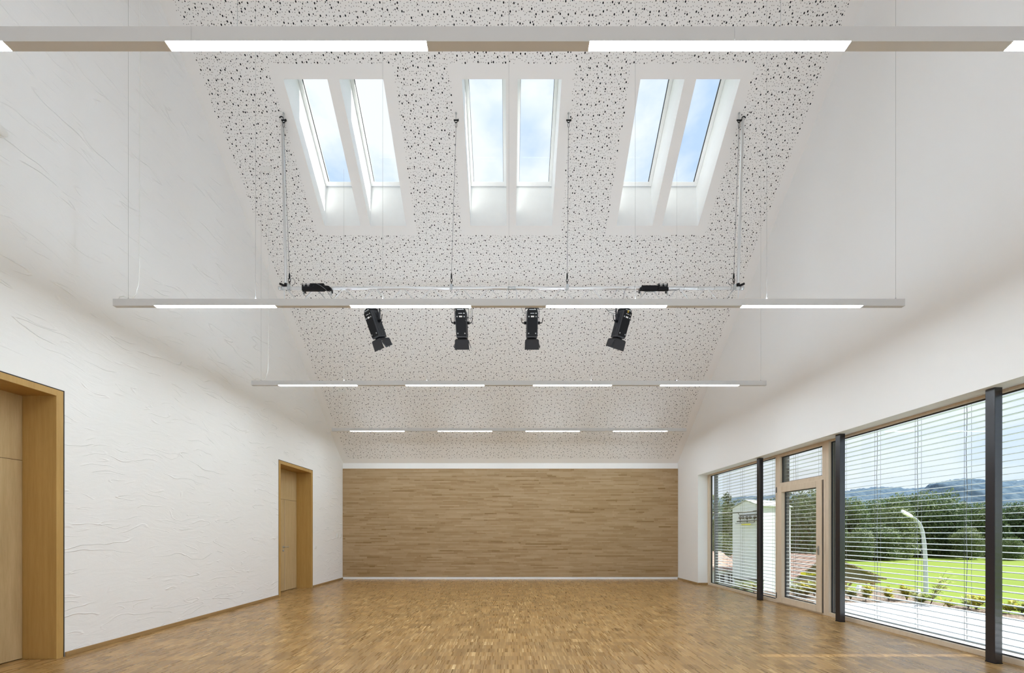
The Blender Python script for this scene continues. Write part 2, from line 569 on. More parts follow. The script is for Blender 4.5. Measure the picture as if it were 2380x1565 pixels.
def leaf(name, dark, light, sc=0.5):
    n = N(name)
    x, y, z, v = n.xyz()
    g = n.node('ShaderNodeNewGeometry')
    f = n.math('ADD', n.math('MULTIPLY', n.noise(v, sc, 3), 0.55), n.math('MULTIPLY', g.outputs['Random Per Island'], 0.45))
    c = n.ramp(f, [(0.25, dark), (0.75, light)])
    n.link(c, n.b.inputs['Base Color'])
    n.b.inputs['Roughness'].default_value = 0.6
    n.b.inputs['Specular IOR Level'].default_value = 0.3
    tl = n.node('ShaderNodeBsdfTranslucent'); n.link(c, tl.inputs[0])
    mx = n.node('ShaderNodeMixShader'); mx.inputs[0].default_value = 0.3
    n.link(n.b.outputs[0], mx.inputs[1]); n.link(tl.outputs[0], mx.inputs[2]); n.link(mx.outputs[0], n.out.inputs[0])
    return n.m


M['leaf_dark'] = leaf('dark_foliage', (0.030, 0.059, 0.025), (0.101, 0.152, 0.065))
M['leaf_mid'] = leaf('mid_foliage', (0.056, 0.093, 0.036), (0.166, 0.220, 0.090))
M['leaf_pale'] = leaf('pale_foliage', (0.081, 0.117, 0.045), (0.212, 0.255, 0.121))
M['leaf_yellow'] = leaf('yellow_green_leaves', (0.326, 0.346, 0.047), (0.562, 0.495, 0.095), 4)
M['leaf_young'] = leaf('young_green_leaves', (0.225, 0.288, 0.083), (0.474, 0.449, 0.189), 4)

# ------------------------------------------------------------ room shell
b = MB(); b.box(XL - 0.52, XR + 0.36, YF - 0.3, YB + 0.3, -0.05, 0.0)
structure(b.build('floor', M['floor']), 'light brown industrial strip parquet floor filling the hall', 'floor')

DOORS = [(2.623, 3.933), (7.616, 8.926)]
DTOP = 2.989
GAP = 0.012


def gable(x, openings, ztop_open):
    """upright wall in the plane X=x with openings starting at the floor"""
    ys = sorted({YF, RY, YB, *[q for o in openings for q in o]})
    b = MB()
    for i in range(len(ys) - 1):
        a, c = ys[i], ys[i + 1]
        mid = (a + c) / 2
        z0 = ztop_open if any(o[0] < mid < o[1] for o in openings) else 0.0
        if z0 == 0.0:
            b.poly([(x, a, 0), (x, c, 0), (x, c, ztop_open), (x, a, ztop_open)])
        b.poly([(x, a, ztop_open), (x, c, ztop_open), (x, c, roof(c)), (x, a, roof(a))])
    return b


b = gable(XL, [(p - GAP, q + GAP) for p, q in DOORS], DTOP + GAP)
o = b.build('wall_left', M['stucco'], merge=True)
sd = o.modifiers.new('thickness', 'SOLIDIFY'); sd.thickness = 0.37; sd.offset = 0
for p in o.data.vertices: p.co.x -= 0.185
structure(o, 'tall white gable wall on the left with hand-trowelled plaster strokes and two oak doors', 'wall')
OPEN_Y = (1.62, 9.43)
HEAD = 2.956
b = gable(XR, [OPEN_Y], HEAD)
o = b.build('wall_right', M['white'], merge=True)
sd = o.modifiers.new('thickness', 'SOLIDIFY'); sd.thickness = 0.26; sd.offset = 0
for p in o.data.vertices: p.co.x += 0.13
structure(o, 'smooth white gable wall on the right above the long strip of windows', 'wall')

b = MB(); b.box(XL - 0.4, XR + 0.3, YB, YB + 0.3, 0, ZE + 0.02)
structure(b.build('wall_back', M['white']), 'low white rear wall showing as a strip above the wood cladding', 'wall')
b = MB(); b.box(XL - 0.4, XR + 0.3, YF - 0.3, YF, 0, ZE + 0.02)
structure(b.build('wall_front', M['white']), 'plain white wall behind the camera', 'wall')
b = MB(); b.box(XL + 0.004, XR - 0.004, YB - 0.022, YB - 0.002, 0.072, 3.337)
o = b.build('wood_cladding', M['woodwall'])
tag(o, 'wide panel of thin horizontal oak strips covering the rear wall', 'wood panelling')
b = MB(); b.box(XL + 0.004, XR - 0.004, YB - 0.012, YB - 0.001, 0.0, 0.070)
structure(b.build('baseboard_back', M['white_paint'], bevel=0.002), 'narrow white base strip under the wood-clad rear wall', 'baseboard')

# ceiling with six skylight openings
GC = [-2.771, 0.044, 2.861]
OX = []
for g in GC:
    OX += [(g - 0.7875, g - 0.0925), (g + 0.0925, g + 0.7875)]
YO0, YO1 = 5.508, 6.738
xs = sorted({XL, XR, *[q for o in OX for q in o]})
ysl = [RY, YO0, YO1, YB]
b = MB()
for i in range(len(xs) - 1):
    for j in range(3):
        mx_ = (xs[i] + xs[i + 1]) / 2
        if j == 1 and any(p < mx_ < q for p, q in OX): continue
        y0, y1 = ysl[j], ysl[j + 1]
        b.poly([(xs[i], y0, roof(y0)), (xs[i], y1, roof(y1)), (xs[i + 1], y1, roof(y1)), (xs[i + 1], y0, roof(y0))])
b.poly([(XL, RY, roof(RY)), (XR, RY, roof(RY)), (XR, YF, roof(YF)), (XL, YF, roof(YF))])
o = b.build('ceiling', M['ceiling'], merge=True, fix=False)
structure(o, 'steep pale acoustic ceiling peppered with random round black holes', 'ceiling')

# skylights
ES = Vector((0, -1, 1)).normalized(); NN = Vector((0, 1, 1)).normalized(); EX = Vector((1, 0, 0))
SUMO = 15.0
YO0b, YO1b = 5.858, 6.825
sky_lab = ['first skylight from the left, deep white shaft with bright sunlit left cheek',
           'second skylight from the left, white shaft beside the first with sunlit left cheek',
           'third skylight from the left, left one of the middle pair over the truss',
           'fourth skylight from the left, right one of the middle pair over the truss',
           'fifth skylight from the left, white shaft showing a cumulus cloud and blue sky',
           'rightmost skylight, white shaft next to the right gable wall']
for k, (x0, x1) in enumerate(OX):
    zi = lambda y: roof(y)
    zo = lambda y: SUMO - y
    A = [(x0, YO0, zi(YO0)), (x0, YO1, zi(YO1)), (x1, YO1, zi(YO1)), (x1, YO0, zi(YO0))]
    B = [(x0, YO0b, zo(YO0b)), (x0, YO1b, zo(YO1b)), (x1, YO1b, zo(YO1b)), (x1, YO0b, zo(YO0b))]
    b = MB()
    for i in range(4):
        j = (i + 1) % 4
        b.poly([A[i], A[j], B[j], B[i]])
    sh = b.build('window_%d' % (4 + k), M['white_paint'], merge=True)
    structure(sh, sky_lab[k], 'skylight')
    s0 = Vector((0, YO1b, zo(YO1b))); ln = (YO1b - YO0b) * math.sqrt(2)
    b = MB()
    fw, ft = 0.058, 0.05
    mid = (x0 + x1) / 2
    c = s0 + ES * ln / 2
    g = 0.002
    b.obb((x0 + fw / 2 + g, c.y, c.z), EX, ES, NN, fw / 2, ln / 2 - g, ft)
    b.obb((x1 - fw / 2 - g, c.y, c.z), EX, ES, NN, fw / 2, ln / 2 - g, ft)
    c2 = s0 + ES * (fw / 2 + g); b.obb((mid, c2.y, c2.z), EX, ES, NN, (x1 - x0) / 2 - fw - g, fw / 2, ft)
    c2 = s0 + ES * (ln - fw / 2 - g); b.obb((mid, c2.y, c2.z), EX, ES, NN, (x1 - x0) / 2 - fw - g, fw / 2, ft)
    b.build('window_frame', M['white_paint'], sh, bevel=0.004)
    b = MB()
    gw = 0.006
    c3 = c - NN * 0.045
    for xx in (x0 + fw + 0.004, x1 - fw - 0.004):
        b.obb((xx, c.y + NN.y * 0.0, c.z), EX, ES, NN, gw / 2, ln / 2 - fw - 0.004, 0.02)
    b.build('gasket', M['gasket'], sh)
    b = MB(); b.obb((mid, c.y + NN.y * 0.02, c.z + NN.z * 0.02), EX, ES, NN, (x1 - x0) / 2 - fw + 0.004, ln / 2 - fw + 0.004, 0.004)
    b.build('pane', M['glass'], sh)

# baseboards on the side walls
k_ = 0
for nm, lab, y0, y1, xx in (('baseboard_left', 'thin oak baseboard on the trowelled wall behind the camera side of the near oak door', YF, DOORS[0][0] - GAP, None),
                            ('baseboard_left', 'long thin oak baseboard between the two oak doors', DOORS[0][1] + GAP, DOORS[1][0] - GAP, None),
                            ('baseboard_left', 'short oak baseboard between the far oak door and the rear corner', DOORS[1][1] + GAP, YB - 0.024, None)):
    b = MB(); b.box(XL, XL + 0.016, y0 + 0.002, y1 - 0.002, 0, 0.052)
    structure(b.build(nm, M['base'], bevel=0.002), lab, 'baseboard')
b = MB(); b.box(XR - 0.016, XR, OPEN_Y[1] + 0.0, YB - 0.024, 0, 0.052); b.box(XR, XR + 0.26, OPEN_Y[1] - 0.014, OPEN_Y[1] + 0.001, 0, 0.052)
structure(b.build('baseboard_right', M['base'], bevel=0.002), 'oak baseboard turning the corner into the window recess on the right', 'baseboard')

# ------------------------------------------------------------ oak doors in the left wall
for di, (y0, y1) in enumerate(DOORS):
    X1 = XL - 0.372
    b = MB()
    X1 -= 0.07
    b.box(XL + 0.003, X1, y0, y0 + 0.058, 0, DTOP)
    b.box(XL + 0.003, X1, y1 - 0.062, y1, 0, DTOP)
    b.box(XL + 0.003, X1, y0 + 0.058, y1 - 0.062, DTOP - 0.070, DTOP)
    X1 += 0.07
    lab = ['near oak door, only its far jamb and a slice of leaf showing at the left edge', 'far oak double door with steel lever handle near the rear corner'][di]
    d = structure(b.build('door_%d' % (di + 1), M['oak_casing'], bevel=0.002), lab, 'door')
    b = MB()
    b.box(XL - 0.002, XL - 0.30, y0 - GAP, y0 - 0.001, 0, DTOP + GAP); b.box(XL - 0.002, XL - 0.30, y1 + 0.001, y1 + GAP, 0, DTOP + GAP)
    b.box(XL - 0.002, XL - 0.30, y0 - GAP, y1 + GAP, DTOP + 0.001, DTOP + GAP)
    o = b.build('shadow_gap', M['gasket'], d); o['label'] = 'black shadow gap'
    # leaves and overpanel, lying behind the lining
    lx0, lx1 = X1 - 0.045, X1
    split = y0 + 0.058 + 0.72
    zt = 2.198
    ya, yb_ = y0 + 0.058, y1 - 0.062
    b = MB(); b.box(lx0, lx1, ya + 0.002, yb_ - 0.002, zt + 0.005, DTOP - 0.072)
    b.build('overpanel', M['oak'], d, bevel=0.001)
    b = MB(); b.box(lx0 - 0.02, lx0, ya, yb_, 0, DTOP - 0.07)
    b.build('rebate', M['gasket'], d)
    b = MB(); b.box(lx0, lx1, ya + 0.002, split - 0.002, 0.012, zt)
    leafo = b.build('door_leaf', M['oak'], d, bevel=0.001)
    b = MB(); b.box(lx0, lx1, split + 0.004, yb_ - 0.002, 0.012, zt)
    b.build('door_leaf', M['oak'], d, bevel=0.001)
    b = MB(); b.box(lx1, lx1 + 0.0015, split + 0.0, split + 0.010, 0.012, zt)
    o = b.build('meeting_strip', M['spruce'], d)
    # lever handle and cylinder rose
    hy, hz = split - 0.055, 1.06
    b = MB()
    b.cyl((lx1, hy, hz), (lx1 + 0.010, hy, hz), 0.026, 20)
    b.cyl((lx1 + 0.01, hy, hz), (lx1 + 0.055, hy, hz), 0.009, 12)
    b.tube([(lx1 + 0.052, hy - 0.005, hz), (lx1 + 0.054, hy + 0.02, hz), (lx1 + 0.054, hy + 0.125, hz)], 0.009, 10)
    o = b.build('door_handle', M['steel'], leafo); o['label'] = 'steel lever handle'
    b = MB(); b.lathe((lx1, hy, hz - 0.085), (1, 0, 0), [(0, 0.024), (0.008, 0.024), (0.010, 0.020)], 20)
    b.box(lx1 + 0.008, lx1 + 0.013, hy - 0.007, hy + 0.007, hz - 0.105, hz - 0.070)
    o = b.build('lock_cylinder', M['steel'], leafo); o['label'] = 'steel lock rose'

# ------------------------------------------------------------ windows and glazed door in the right wall
XF, XG = 5.365, 5.425
XE = 5.455


def frame_rect(b, y0, y1, z0, z1, wl, wr, wb_, wt_, xa=XF, xb=XE):
    """rect frame: wl is the far (high Y) stile, wr the near stile"""
    b.box(xa, xb, y1 - wl, y1, z0, z1)
    b.box(xa, xb, y0, y0 + wr, z0, z1)
    b.box(xa, xb, y0 + wr, y1 - wl, z0, z0 + wb_)
    b.box(xa, xb, y0 + wr, y1 - wl, z1 - wt_, z1)


def gasket_rect(y0, y1, z0, z1, parent, w=0.012, xx=XG):
    b = MB()
    frame_rect(b, y0, y1, z0, z1, w, w, w, w, xx - 0.014, xx + 0.012)
    o = b.build('gasket', M['gasket'], parent); o['label'] = 'black glazing gasket'


def pane(y0, y1, z0, z1, parent):
    b = MB(); b.box(XG, XG + 0.008, y0, y1, z0, z1)
    b.build('pane', M['glass'], parent)


ZT = 2.985
for nm, lab, ya, yb2, wl, wr in (('window_1', 'far fixed window of the strip, larch frame, with the white tower outside', 7.001, 9.459, 0.10, 0.033),
                                 ('window_2', 'wide fixed window beside the glazed door, larch frame, lawn and street lamp outside', 3.900, 5.919, 0.053, 0.032),
                                 ('window_3', 'nearest window at the right edge, larch frame, beyond the nearest steel column', 1.60, 3.898, 0.024, 0.05)):
    b = MB(); frame_rect(b, ya, yb2, 0, ZT, wl, wr, 0.062, 0.06)
    w = structure(b.build(nm, M['spruce'], bevel=0.003), lab, 'window')
    gasket_rect(ya + wr, yb2 - wl, 0.062, ZT - 0.06, w)
    pane(ya + wr + 0.01, yb2 - wl - 0.01, 0.07, ZT - 0.068, w)

# glazed door with fanlight
b = MB()
frame_rect(b, 5.921, 6.999, 0, ZT, 0.075, 0.065, 0.02, 0.085)
b.box(XF, XE, 5.986, 6.924, 2.295, 2.385)
d3 = structure(b.build('door_3', M['spruce'], bevel=0.003), 'glazed terrace door with larch frame, steel lever and fanlight above', 'door')
gasket_rect(5.990, 6.920, 2.387, 2.898, d3); pane(6.0, 6.91, 2.395, 2.89, d3)
b = MB(); frame_rect(b, 5.976, 6.968, 0.024, 2.309, 0.115, 0.105, 0.115, 0.112, XF - 0.022, XE - 0.02)
lf = b.build('door_leaf', M['spruce'], d3, bevel=0.004)
b = MB(); frame_rect(b, 6.081, 6.853, 0.139, 2.197, 0.012, 0.012, 0.012, 0.012, XG - 0.014, XG - 0.001)
b.build('gasket', M['gasket'], lf)
b = MB(); b.box(XG - 0.008, XG, 6.085, 6.849, 0.143, 2.193)
b.build('pane', M['glass'], lf)
hx = XF - 0.022
b = MB()
b.box(hx - 0.008, hx, 6.018, 6.046, 1.02, 1.17)
b.cyl((hx, 6.032, 1.13), (hx - 0.05, 6.032, 1.13), 0.009, 12)
b.tube([(hx - 0.048, 6.028, 1.13), (hx - 0.052, 6.05, 1.128), (hx - 0.052, 6.14, 1.12)], 0.009, 10)
o = b.build('door_handle', M['steel'], lf); o['label'] = 'brushed steel lever handle'
for hz in (0.10, 2.20):
    b = MB(); b.cyl((hx - 0.006, 6.975, hz), (hx - 0.006, 6.975, hz + 0.11), 0.008, 10)
    b.build('hinge', M['guide'], d3)
b = MB(); b.box(XF - 0.004, XF + 0.0, 5.962, 5.974, 0.03, 2.31)
b.build('seal', M['gasket'], d3)

# outer metal jambs and sill flashing in front of the facade
# external venetian blinds
XS0, XS1 = 5.50, 5.58


def blind(ya, yb2, cords, label, z0=0.10, z1=3.02):
    root = empty('venetian_blind', ((XS0 + XS1) / 2, (ya + yb2) / 2, 0.03), label, 'blind', 'external venetian blinds')
    prof = []
    for i in range(7):
        t = i / 6
        prof.append((XS0 + t * (XS1 - XS0), 0.006 * math.sin(math.pi * t) + 0.004 * (t - 0.5)))
    b = MB()
    z = z0 + 0.06
    nsl = 0
    while z < z1 + 0.03:
        out = [(x, ya + 0.03, z + dz + 0.0012) for x, dz in prof] + [(x, ya + 0.03, z + dz - 0.0012) for x, dz in reversed(prof)]
        b.prism(out, (0, yb2 - ya - 0.06, 0))
        z += 0.0727
        nsl += 1
    b.build('slats', M['slat'], root, fix=False)
    b = MB(); b.box(XS0, XS1, ya + 0.03, yb2 - 0.03, z0 - 0.012, z0 + 0.006)
    b.build('bottom_rail', M['slat'], root, bevel=0.002)
    b = MB(); b.box(XS0 - 0.01, XS1 + 0.02, ya + 0.005, yb2 - 0.005, z1 + 0.035, z1 + 0.12)
    b.build('head_box', M['guide'], root)
    for yy in (ya + 0.012, yb2 - 0.012):
        b = MB(); b.box(XS0 - 0.01, XS1 + 0.01, yy - 0.009, yy + 0.009, 0.03, z1 - 0.02)
        b.build('guide_rail', M['guide'], root)
    for yy in cords:
        b = MB()
        for xx in (XS0 - 0.003, XS1 + 0.003):
            b.cyl((xx, yy, z0), (xx, yy, z1), 0.0016, 5)
        rg = random.Random(int(yy * 100))
        pts = [((XS0 + XS1) / 2 + 0.03, yy + 0.035 + 0.006 * math.sin(q * 1.3 + yy) + rg.uniform(-0.002, 0.002), z0 + (z1 - z0) * q / 16) for q in range(17)]
        b.tube(pts, 0.003, 5)
        b.build('ladder_cord', M['cord'], root)
    return root


blind(7.02, 9.36, (8.80, 8.30, 7.79, 7.28), 'open venetian blind hanging outside the far window in front of the white tower')
blind(5.925, 6.985, (6.75, 6.20), 'narrow open venetian blind hanging outside the glazed terrace door')
blind(3.990, 5.875, (5.78, 5.25, 4.728, 4.217), 'wide open venetian blind outside the window beside the glazed door')
blind(1.62, 3.985, (3.55, 2.9, 2.3), 'open venetian blind at the right edge beyond the nearest steel column')

# steel columns in the recess
for y0, lab in ((7.237, 'black steel column in front of the far window'), (5.475, 'black steel column beside the glazed door, middle of the three'),
                (3.729, 'nearest and tallest-looking black steel column at the right')):
    b = MB(); b.box(5.186, 5.268, y0, y0 + 0.076, 0.006, HEAD - 0.001)
    root = empty('steel_column', (5.227, y0 + 0.038, 0), lab, 'column', 'steel columns along the windows')
    b.build('shaft', M['post'], root, bevel=0.003)
    b = MB(); b.box(5.184, 5.27, y0 - 0.002, y0 + 0.078, 0.0, 0.008)
    b.build('base_plate', M['black_matt'], root)

# ------------------------------------------------------------ linear pendant lamps
LAMP_Z0, LAMP_H, LAMP_D = 4.015, 0.0805, 0.039
SEG = [(-4.085, -2.695), (-1.83, -0.44), (0.43, 1.82), (2.685, 4.075)]
WX = [-4.40, -2.93, -1.46, 0.0, 1.46, 2.98, 4.47]
lamp_lab = {1.858: 'nearest long white linear pendant running across the top of the picture', 4.02: 'second long white linear pendant, in front of the truss and spotlights',
            6.183: 'third long white linear pendant, below the truss', 8.98: 'farthest and smallest-looking white linear pendant near the rear wall'}
for Y in (1.858, 4.02, 6.183, 8.98):
    root = empty('pendant_lamp', (0, Y + LAMP_D / 2, LAMP_Z0), lamp_lab[Y], 'ceiling lamp', 'linear pendant lamps')
    joints = [-4.56, -1.69, 1.20, 4.56]
    b = MB()
    for i in range(3):
        b.box(joints[i] + 0.0008, joints[i + 1] - 0.0008, Y, Y + LAMP_D, LAMP_Z0 + 0.003, LAMP_Z0 + LAMP_H)
    b.build('housing', M['lamp_body'], root)
    e = [-4.56] + [q for s in SEG for q in s] + [4.56]
    for i in range(0, len(e), 2):
        b = MB(); b.box(e[i], e[i + 1], Y, Y + LAMP_D, LAMP_Z0, LAMP_Z0 + 0.0028)
        b.build('blank_cover', M['lamp_body'], root)
    for s in SEG:
        b = MB(); b.box(s[0] + 0.001, s[1] - 0.001, Y + 0.001, Y + LAMP_D - 0.001, LAMP_Z0 + 0.0002, LAMP_Z0 + 0.0026)
        o = b.build('light_panel', M['led_down'], root); o['label'] = 'glowing white diffuser'
    for s in SEG:
        b = MB(); b.box(s[0], s[1], Y + 0.008, Y + LAMP_D - 0.008, LAMP_Z0 + LAMP_H + 0.0005, LAMP_Z0 + LAMP_H + 0.002)
        b.build('uplight_panel', M['led_up_%.3f' % Y], root)
    ym = Y + LAMP_D / 2
    for x in WX:
        b = MB(); b.cyl((x, ym, LAMP_Z0 + LAMP_H), (x, ym, roof(ym) - 0.001), 0.0013, 5)
        b.cyl((x, ym, LAMP_Z0 + LAMP_H), (x, ym, LAMP_Z0 + LAMP_H + 0.022), 0.005, 8)
        b.build('suspension_wire', M['wire'], root)
    # power cord with canopy
    zt = LAMP_Z0 + LAMP_H
    top = Vector((-4.257, ym, roof(ym) - 0.03))
    pts = [(-4.52, ym, zt), (-4.50, ym, zt + 0.035), (-4.45, ym, zt + 0.042), (-4.41, ym, zt + 0.012), (-4.36, ym, zt + 0.012), (-4.315, ym, zt + 0.06),
           (-4.285, ym, zt + 0.17), (-4.272, ym, zt + 0.34), (-4.270, ym, zt + 0.7)]
    H = top.z - zt
    for q in (0.3, 0.45, 0.6, 0.8):
        pts.append((-4.266 + 0.006 * math.sin(q * 19), ym, zt + 0.7 + (H - 0.7) * q))
    pts.append(tuple(top))
    b = MB(); b.tube(pts, 0.0042, 6)
    b.build('power_cord', M['plastic'], root)
    b = MB()
    nrm = Vector((0, 1, 1)).normalized() if ym > RY else Vector((0, -1, 1)).normalized()
    up = Vector((0, -1, 1)).normalized() if ym > RY else Vector((0, 1, 1)).normalized()
    c = Vector((-4.30, ym, roof(ym))) - nrm * 0.013
    b.obb(c, EX, up, nrm, 0.09, 0.03, 0.012)
    b.build('ceiling_canopy', M['plastic'], root, bevel=0.003)

# ------------------------------------------------------------ lighting truss
TY, TZ, TH = 5.80, 5.462, 0.25
TX0, TX1 = -3.79, 3.86
tr_ = empty('lighting_truss', (0, TY, TZ - TH), 'long silver aluminium ladder truss hung below the skylights', 'truss')
for nm, z in (('top_chord', TZ), ('bottom_chord', TZ - TH)):
    b = MB(); b.cyl((TX0, TY, z), (0.03, TY, z), 0.025, 18); b.build(nm, M['alu'], tr_)
    b = MB(); b.cyl((0.06, TY, z), (TX1, TY, z), 0.025, 18); b.build(nm, M['alu'], tr_)
    b = MB(); b.lathe((-0.02, TY, z), (1, 0, 0), [(0, 0.027), (0.04, 0.030), (0.05, 0.024), (0.08, 0.024), (0.09, 0.030), (0.13, 0.027)], 16)
    b.build('coupler', M['steel'], tr_)
S_ = 5.8 / F
ap = [732.5, 800, 870.5, 936.6, 1004.4, 1072.7, 1138, 1241, 1308, 1374, 1441, 1510.6, 1576, 1641.7]
for px in ap:
    x = (px - VX) * S_
    for s in (-1, 1):
        b = MB(); b.cyl((x + s * 0.03, TY, TZ - 0.018), (x + s * 0.215, TY, TZ - TH + 0.018), 0.009, 8)
        b.build('brace', M['alu'], tr_)
for x, s in (((663 - VX) * S_, 1), ((1711 - VX) * S_, -1)):
    b = MB(); b.cyl((x + s * 0.03, TY, TZ - 0.018), (x + s * 0.215, TY, TZ - TH + 0.018), 0.009, 8)
    b.build('brace', M['alu'], tr_)
for px in (661, 1178.7, 1200.5, 1716):
    x = (px - VX) * S_
    b = MB(); b.cyl((x, TY, TZ - 0.018), (x, TY, TZ - TH + 0.018), 0.008, 8)
    b.build('brace', M['alu'], tr_)
for x, s in ((TX0, -1), (TX1, 1)):
    for z in (TZ, TZ - TH):
        b = MB(); b.lathe((x, TY, z), (s, 0, 0), [(-0.07, 0.0285), (-0.02, 0.0285), (-0.018, 0.022), (0.0, 0.022), (0.004, 0.028), (0.03, 0.026), (0.04, 0.012)], 16)
        b.build('end_connector', M['steel'], tr_)
for px in (1515, 1550, 1589, 1621, 1659, 1698, 1474):
    x = (px - VX) * S_
    b = MB(); b.tube([(x, TY + 0.0265 * math.cos(a * math.pi / 6), TZ + 0.0265 * math.sin(a * math.pi / 6)) for a in range(12)], 0.0018, 5, closed=True)
    b.build('cable_tie', M['black_matt'], tr_)

# silver tubes from the roof down to the truss ends
for xt, xb, lab in ((-3.755, -3.70, 'silver steel tube dropping from the ceiling to the left end of the truss'), (3.873, 3.80, 'silver steel tube dropping from the ceiling to the right end of the truss')):
    yb3 = TY + 0.0
    yt = 5.79
    root = empty('support_tube', (xb, TY, TZ + 0.03), lab, 'tube', 'support tubes of the truss')
    pt = Vector((xt, yt, roof(yt) - 0.03)); pb = Vector((xb, TY, TZ + 0.03))
    b = MB(); b.cyl(pb, pt, 0.0235, 18); b.build('pipe', M['alu'], root)
    s = 1 if xt > 0 else -1
    b = MB(); b.tube([pt + Vector((0.03 * math.cos(a), -0.026, 0.03 * math.sin(a))) for a in [math.radians(q) for q in range(10, 171, 20)]], 0.007, 6)
    b.tube([pt + Vector((-s * 0.028, -0.026, 0)), pt + Vector((-s * 0.07, -0.02, -0.05))], 0.004, 6)
    b.build('top_hook', M['black'], root)
    b = MB(); b.lathe(pb + Vector((0, 0, -0.002)), (0, 0, 1), [(0, 0.02), (0.0, 0.03), (0.04, 0.03), (0.045, 0.026)], 16)
    b.obb(pb + Vector((s * 0.05, -0.02, 0.012)), Vector((1, 0, 0.45 * s)).normalized(), (0, 1, 0), Vector((-0.45 * s, 0, 1)).normalized(), 0.045, 0.012, 0.015)
    b.build('clamp', M['black'], root)

# hanging wire ropes with shackles
for (xt, xb, lab) in (((662 - VX) * 5.779 / F, (673 - VX) * S_, 'leftmost black suspension wire rope beside the left support tube'),
                      ((1060.5 - VX) * 5.779 / F, (1049.3 - VX) * S_, 'black suspension wire rope left of the middle skylights'),
                      ((1320.7 - VX) * 5.779 / F, (1318.2 - VX) * S_, 'black suspension wire rope right of the middle skylights'),
                      ((1715 - VX) * 5.779 / F, (1705.4 - VX) * S_, 'rightmost black suspension wire rope beside the right support tube')):
    t = Vector((xt, 5.75, roof(5.75) - 0.002)); q = Vector((xb, TY - 0.001, TZ + 0.03))
    root = empty('wire_rope', q, lab, 'wire rope', 'suspension wire ropes of the truss')
    b = MB(); b.cyl(t, t - Vector((0, 0, 0.09)), 0.006, 8)
    b.lathe(t, (0, 0, -1), [(0, 0.016), (0.008, 0.016), (0.01, 0.008)], 12)
    b.build('ceiling_eye', M['steel'], root)
    sc = t - Vector((0, 0, 0.12))
    b = MB()
    b.tube([sc + Vector((0.022 * math.cos(a), 0, 0.026 * math.sin(a) - 0.01)) for a in [math.radians(w) for w in range(-200, 21, 20)]], 0.006, 8)
    b.cyl(sc + Vector((-0.038, 0, 0.005)), sc + Vector((0.038, 0, 0.005)), 0.009, 8)
    b.lathe(sc + Vector((0.03, 0, 0.005)), (1, 0, 0), [(0, 0.014), (0.014, 0.014)], 8)
    b.tube([sc + Vector((0.013 * math.cos(a), 0, 0.04 * math.sin(a) - 0.075)) for a in [math.radians(w) for w in range(0, 360, 30)]], 0.0035, 6, closed=True)
    b.build('shackle', M['black'], root)
    a0 = sc - Vector((0, 0, 0.11)); a1 = q + Vector((0, 0, 0.20))
    b = MB(); b.cyl(a0, a1, 0.0032, 6)
    for k in range(1, 40):
        pp = a0.lerp(a1, k / 40)
        if k % 2: b.cyl(pp, pp + (a1 - a0).normalized() * 0.012, 0.0045, 6)
    b.build('rope', M['cord'], root)
    b = MB()
    b.lathe(a1 + Vector((0, 0, 0.03)), (0, 0, -1), [(0, 0.004), (0.03, 0.011), (0.08, 0.014), (0.10, 0.008)], 10)
    c = a1 - Vector((0, 0, 0.10))
    b.tube([c + Vector((0.016 * math.cos(a), 0, 0.03 * math.sin(a))) for a in [math.radians(w) for w in range(0, 360, 30)]], 0.0055, 6, closed=True)
    c = a1 - Vector((0, 0, 0.145))
    b.tube([c + Vector((0.0, 0.014 * math.cos(a), 0.026 * math.sin(a))) for a in [math.radians(w) for w in range(0, 360, 30)]], 0.005, 6, closed=True)
    b.build('lower_hook', M['black'], root)
    b = MB()
    b.tube([(xb, TY + 0.030 * math.cos(a), TZ + 0.030 * math.sin(a)) for a in [math.radians(w) for w in range(0, 360, 30)]], 0.007, 6, closed=True)
    b.box(xb - 0.022, xb + 0.022, TY - 0.034, TY - 0.026, TZ - 0.04, TZ + 0.045)
    b.build('pipe_clamp', M['steel'], root)
    if abs(xb) > 2:
        s = 1 if xb < 0 else -1
        b = MB(); b.tube([q + Vector((s * (0.05 + 0.055 * math.cos(a)), -0.02, 0.06 + 0.055 * math.sin(a))) for a in [math.radians(w) for w in range(120, -91, -15)]] , 0.0035, 6)
        b.build('tail_loop', M['cord'], root)


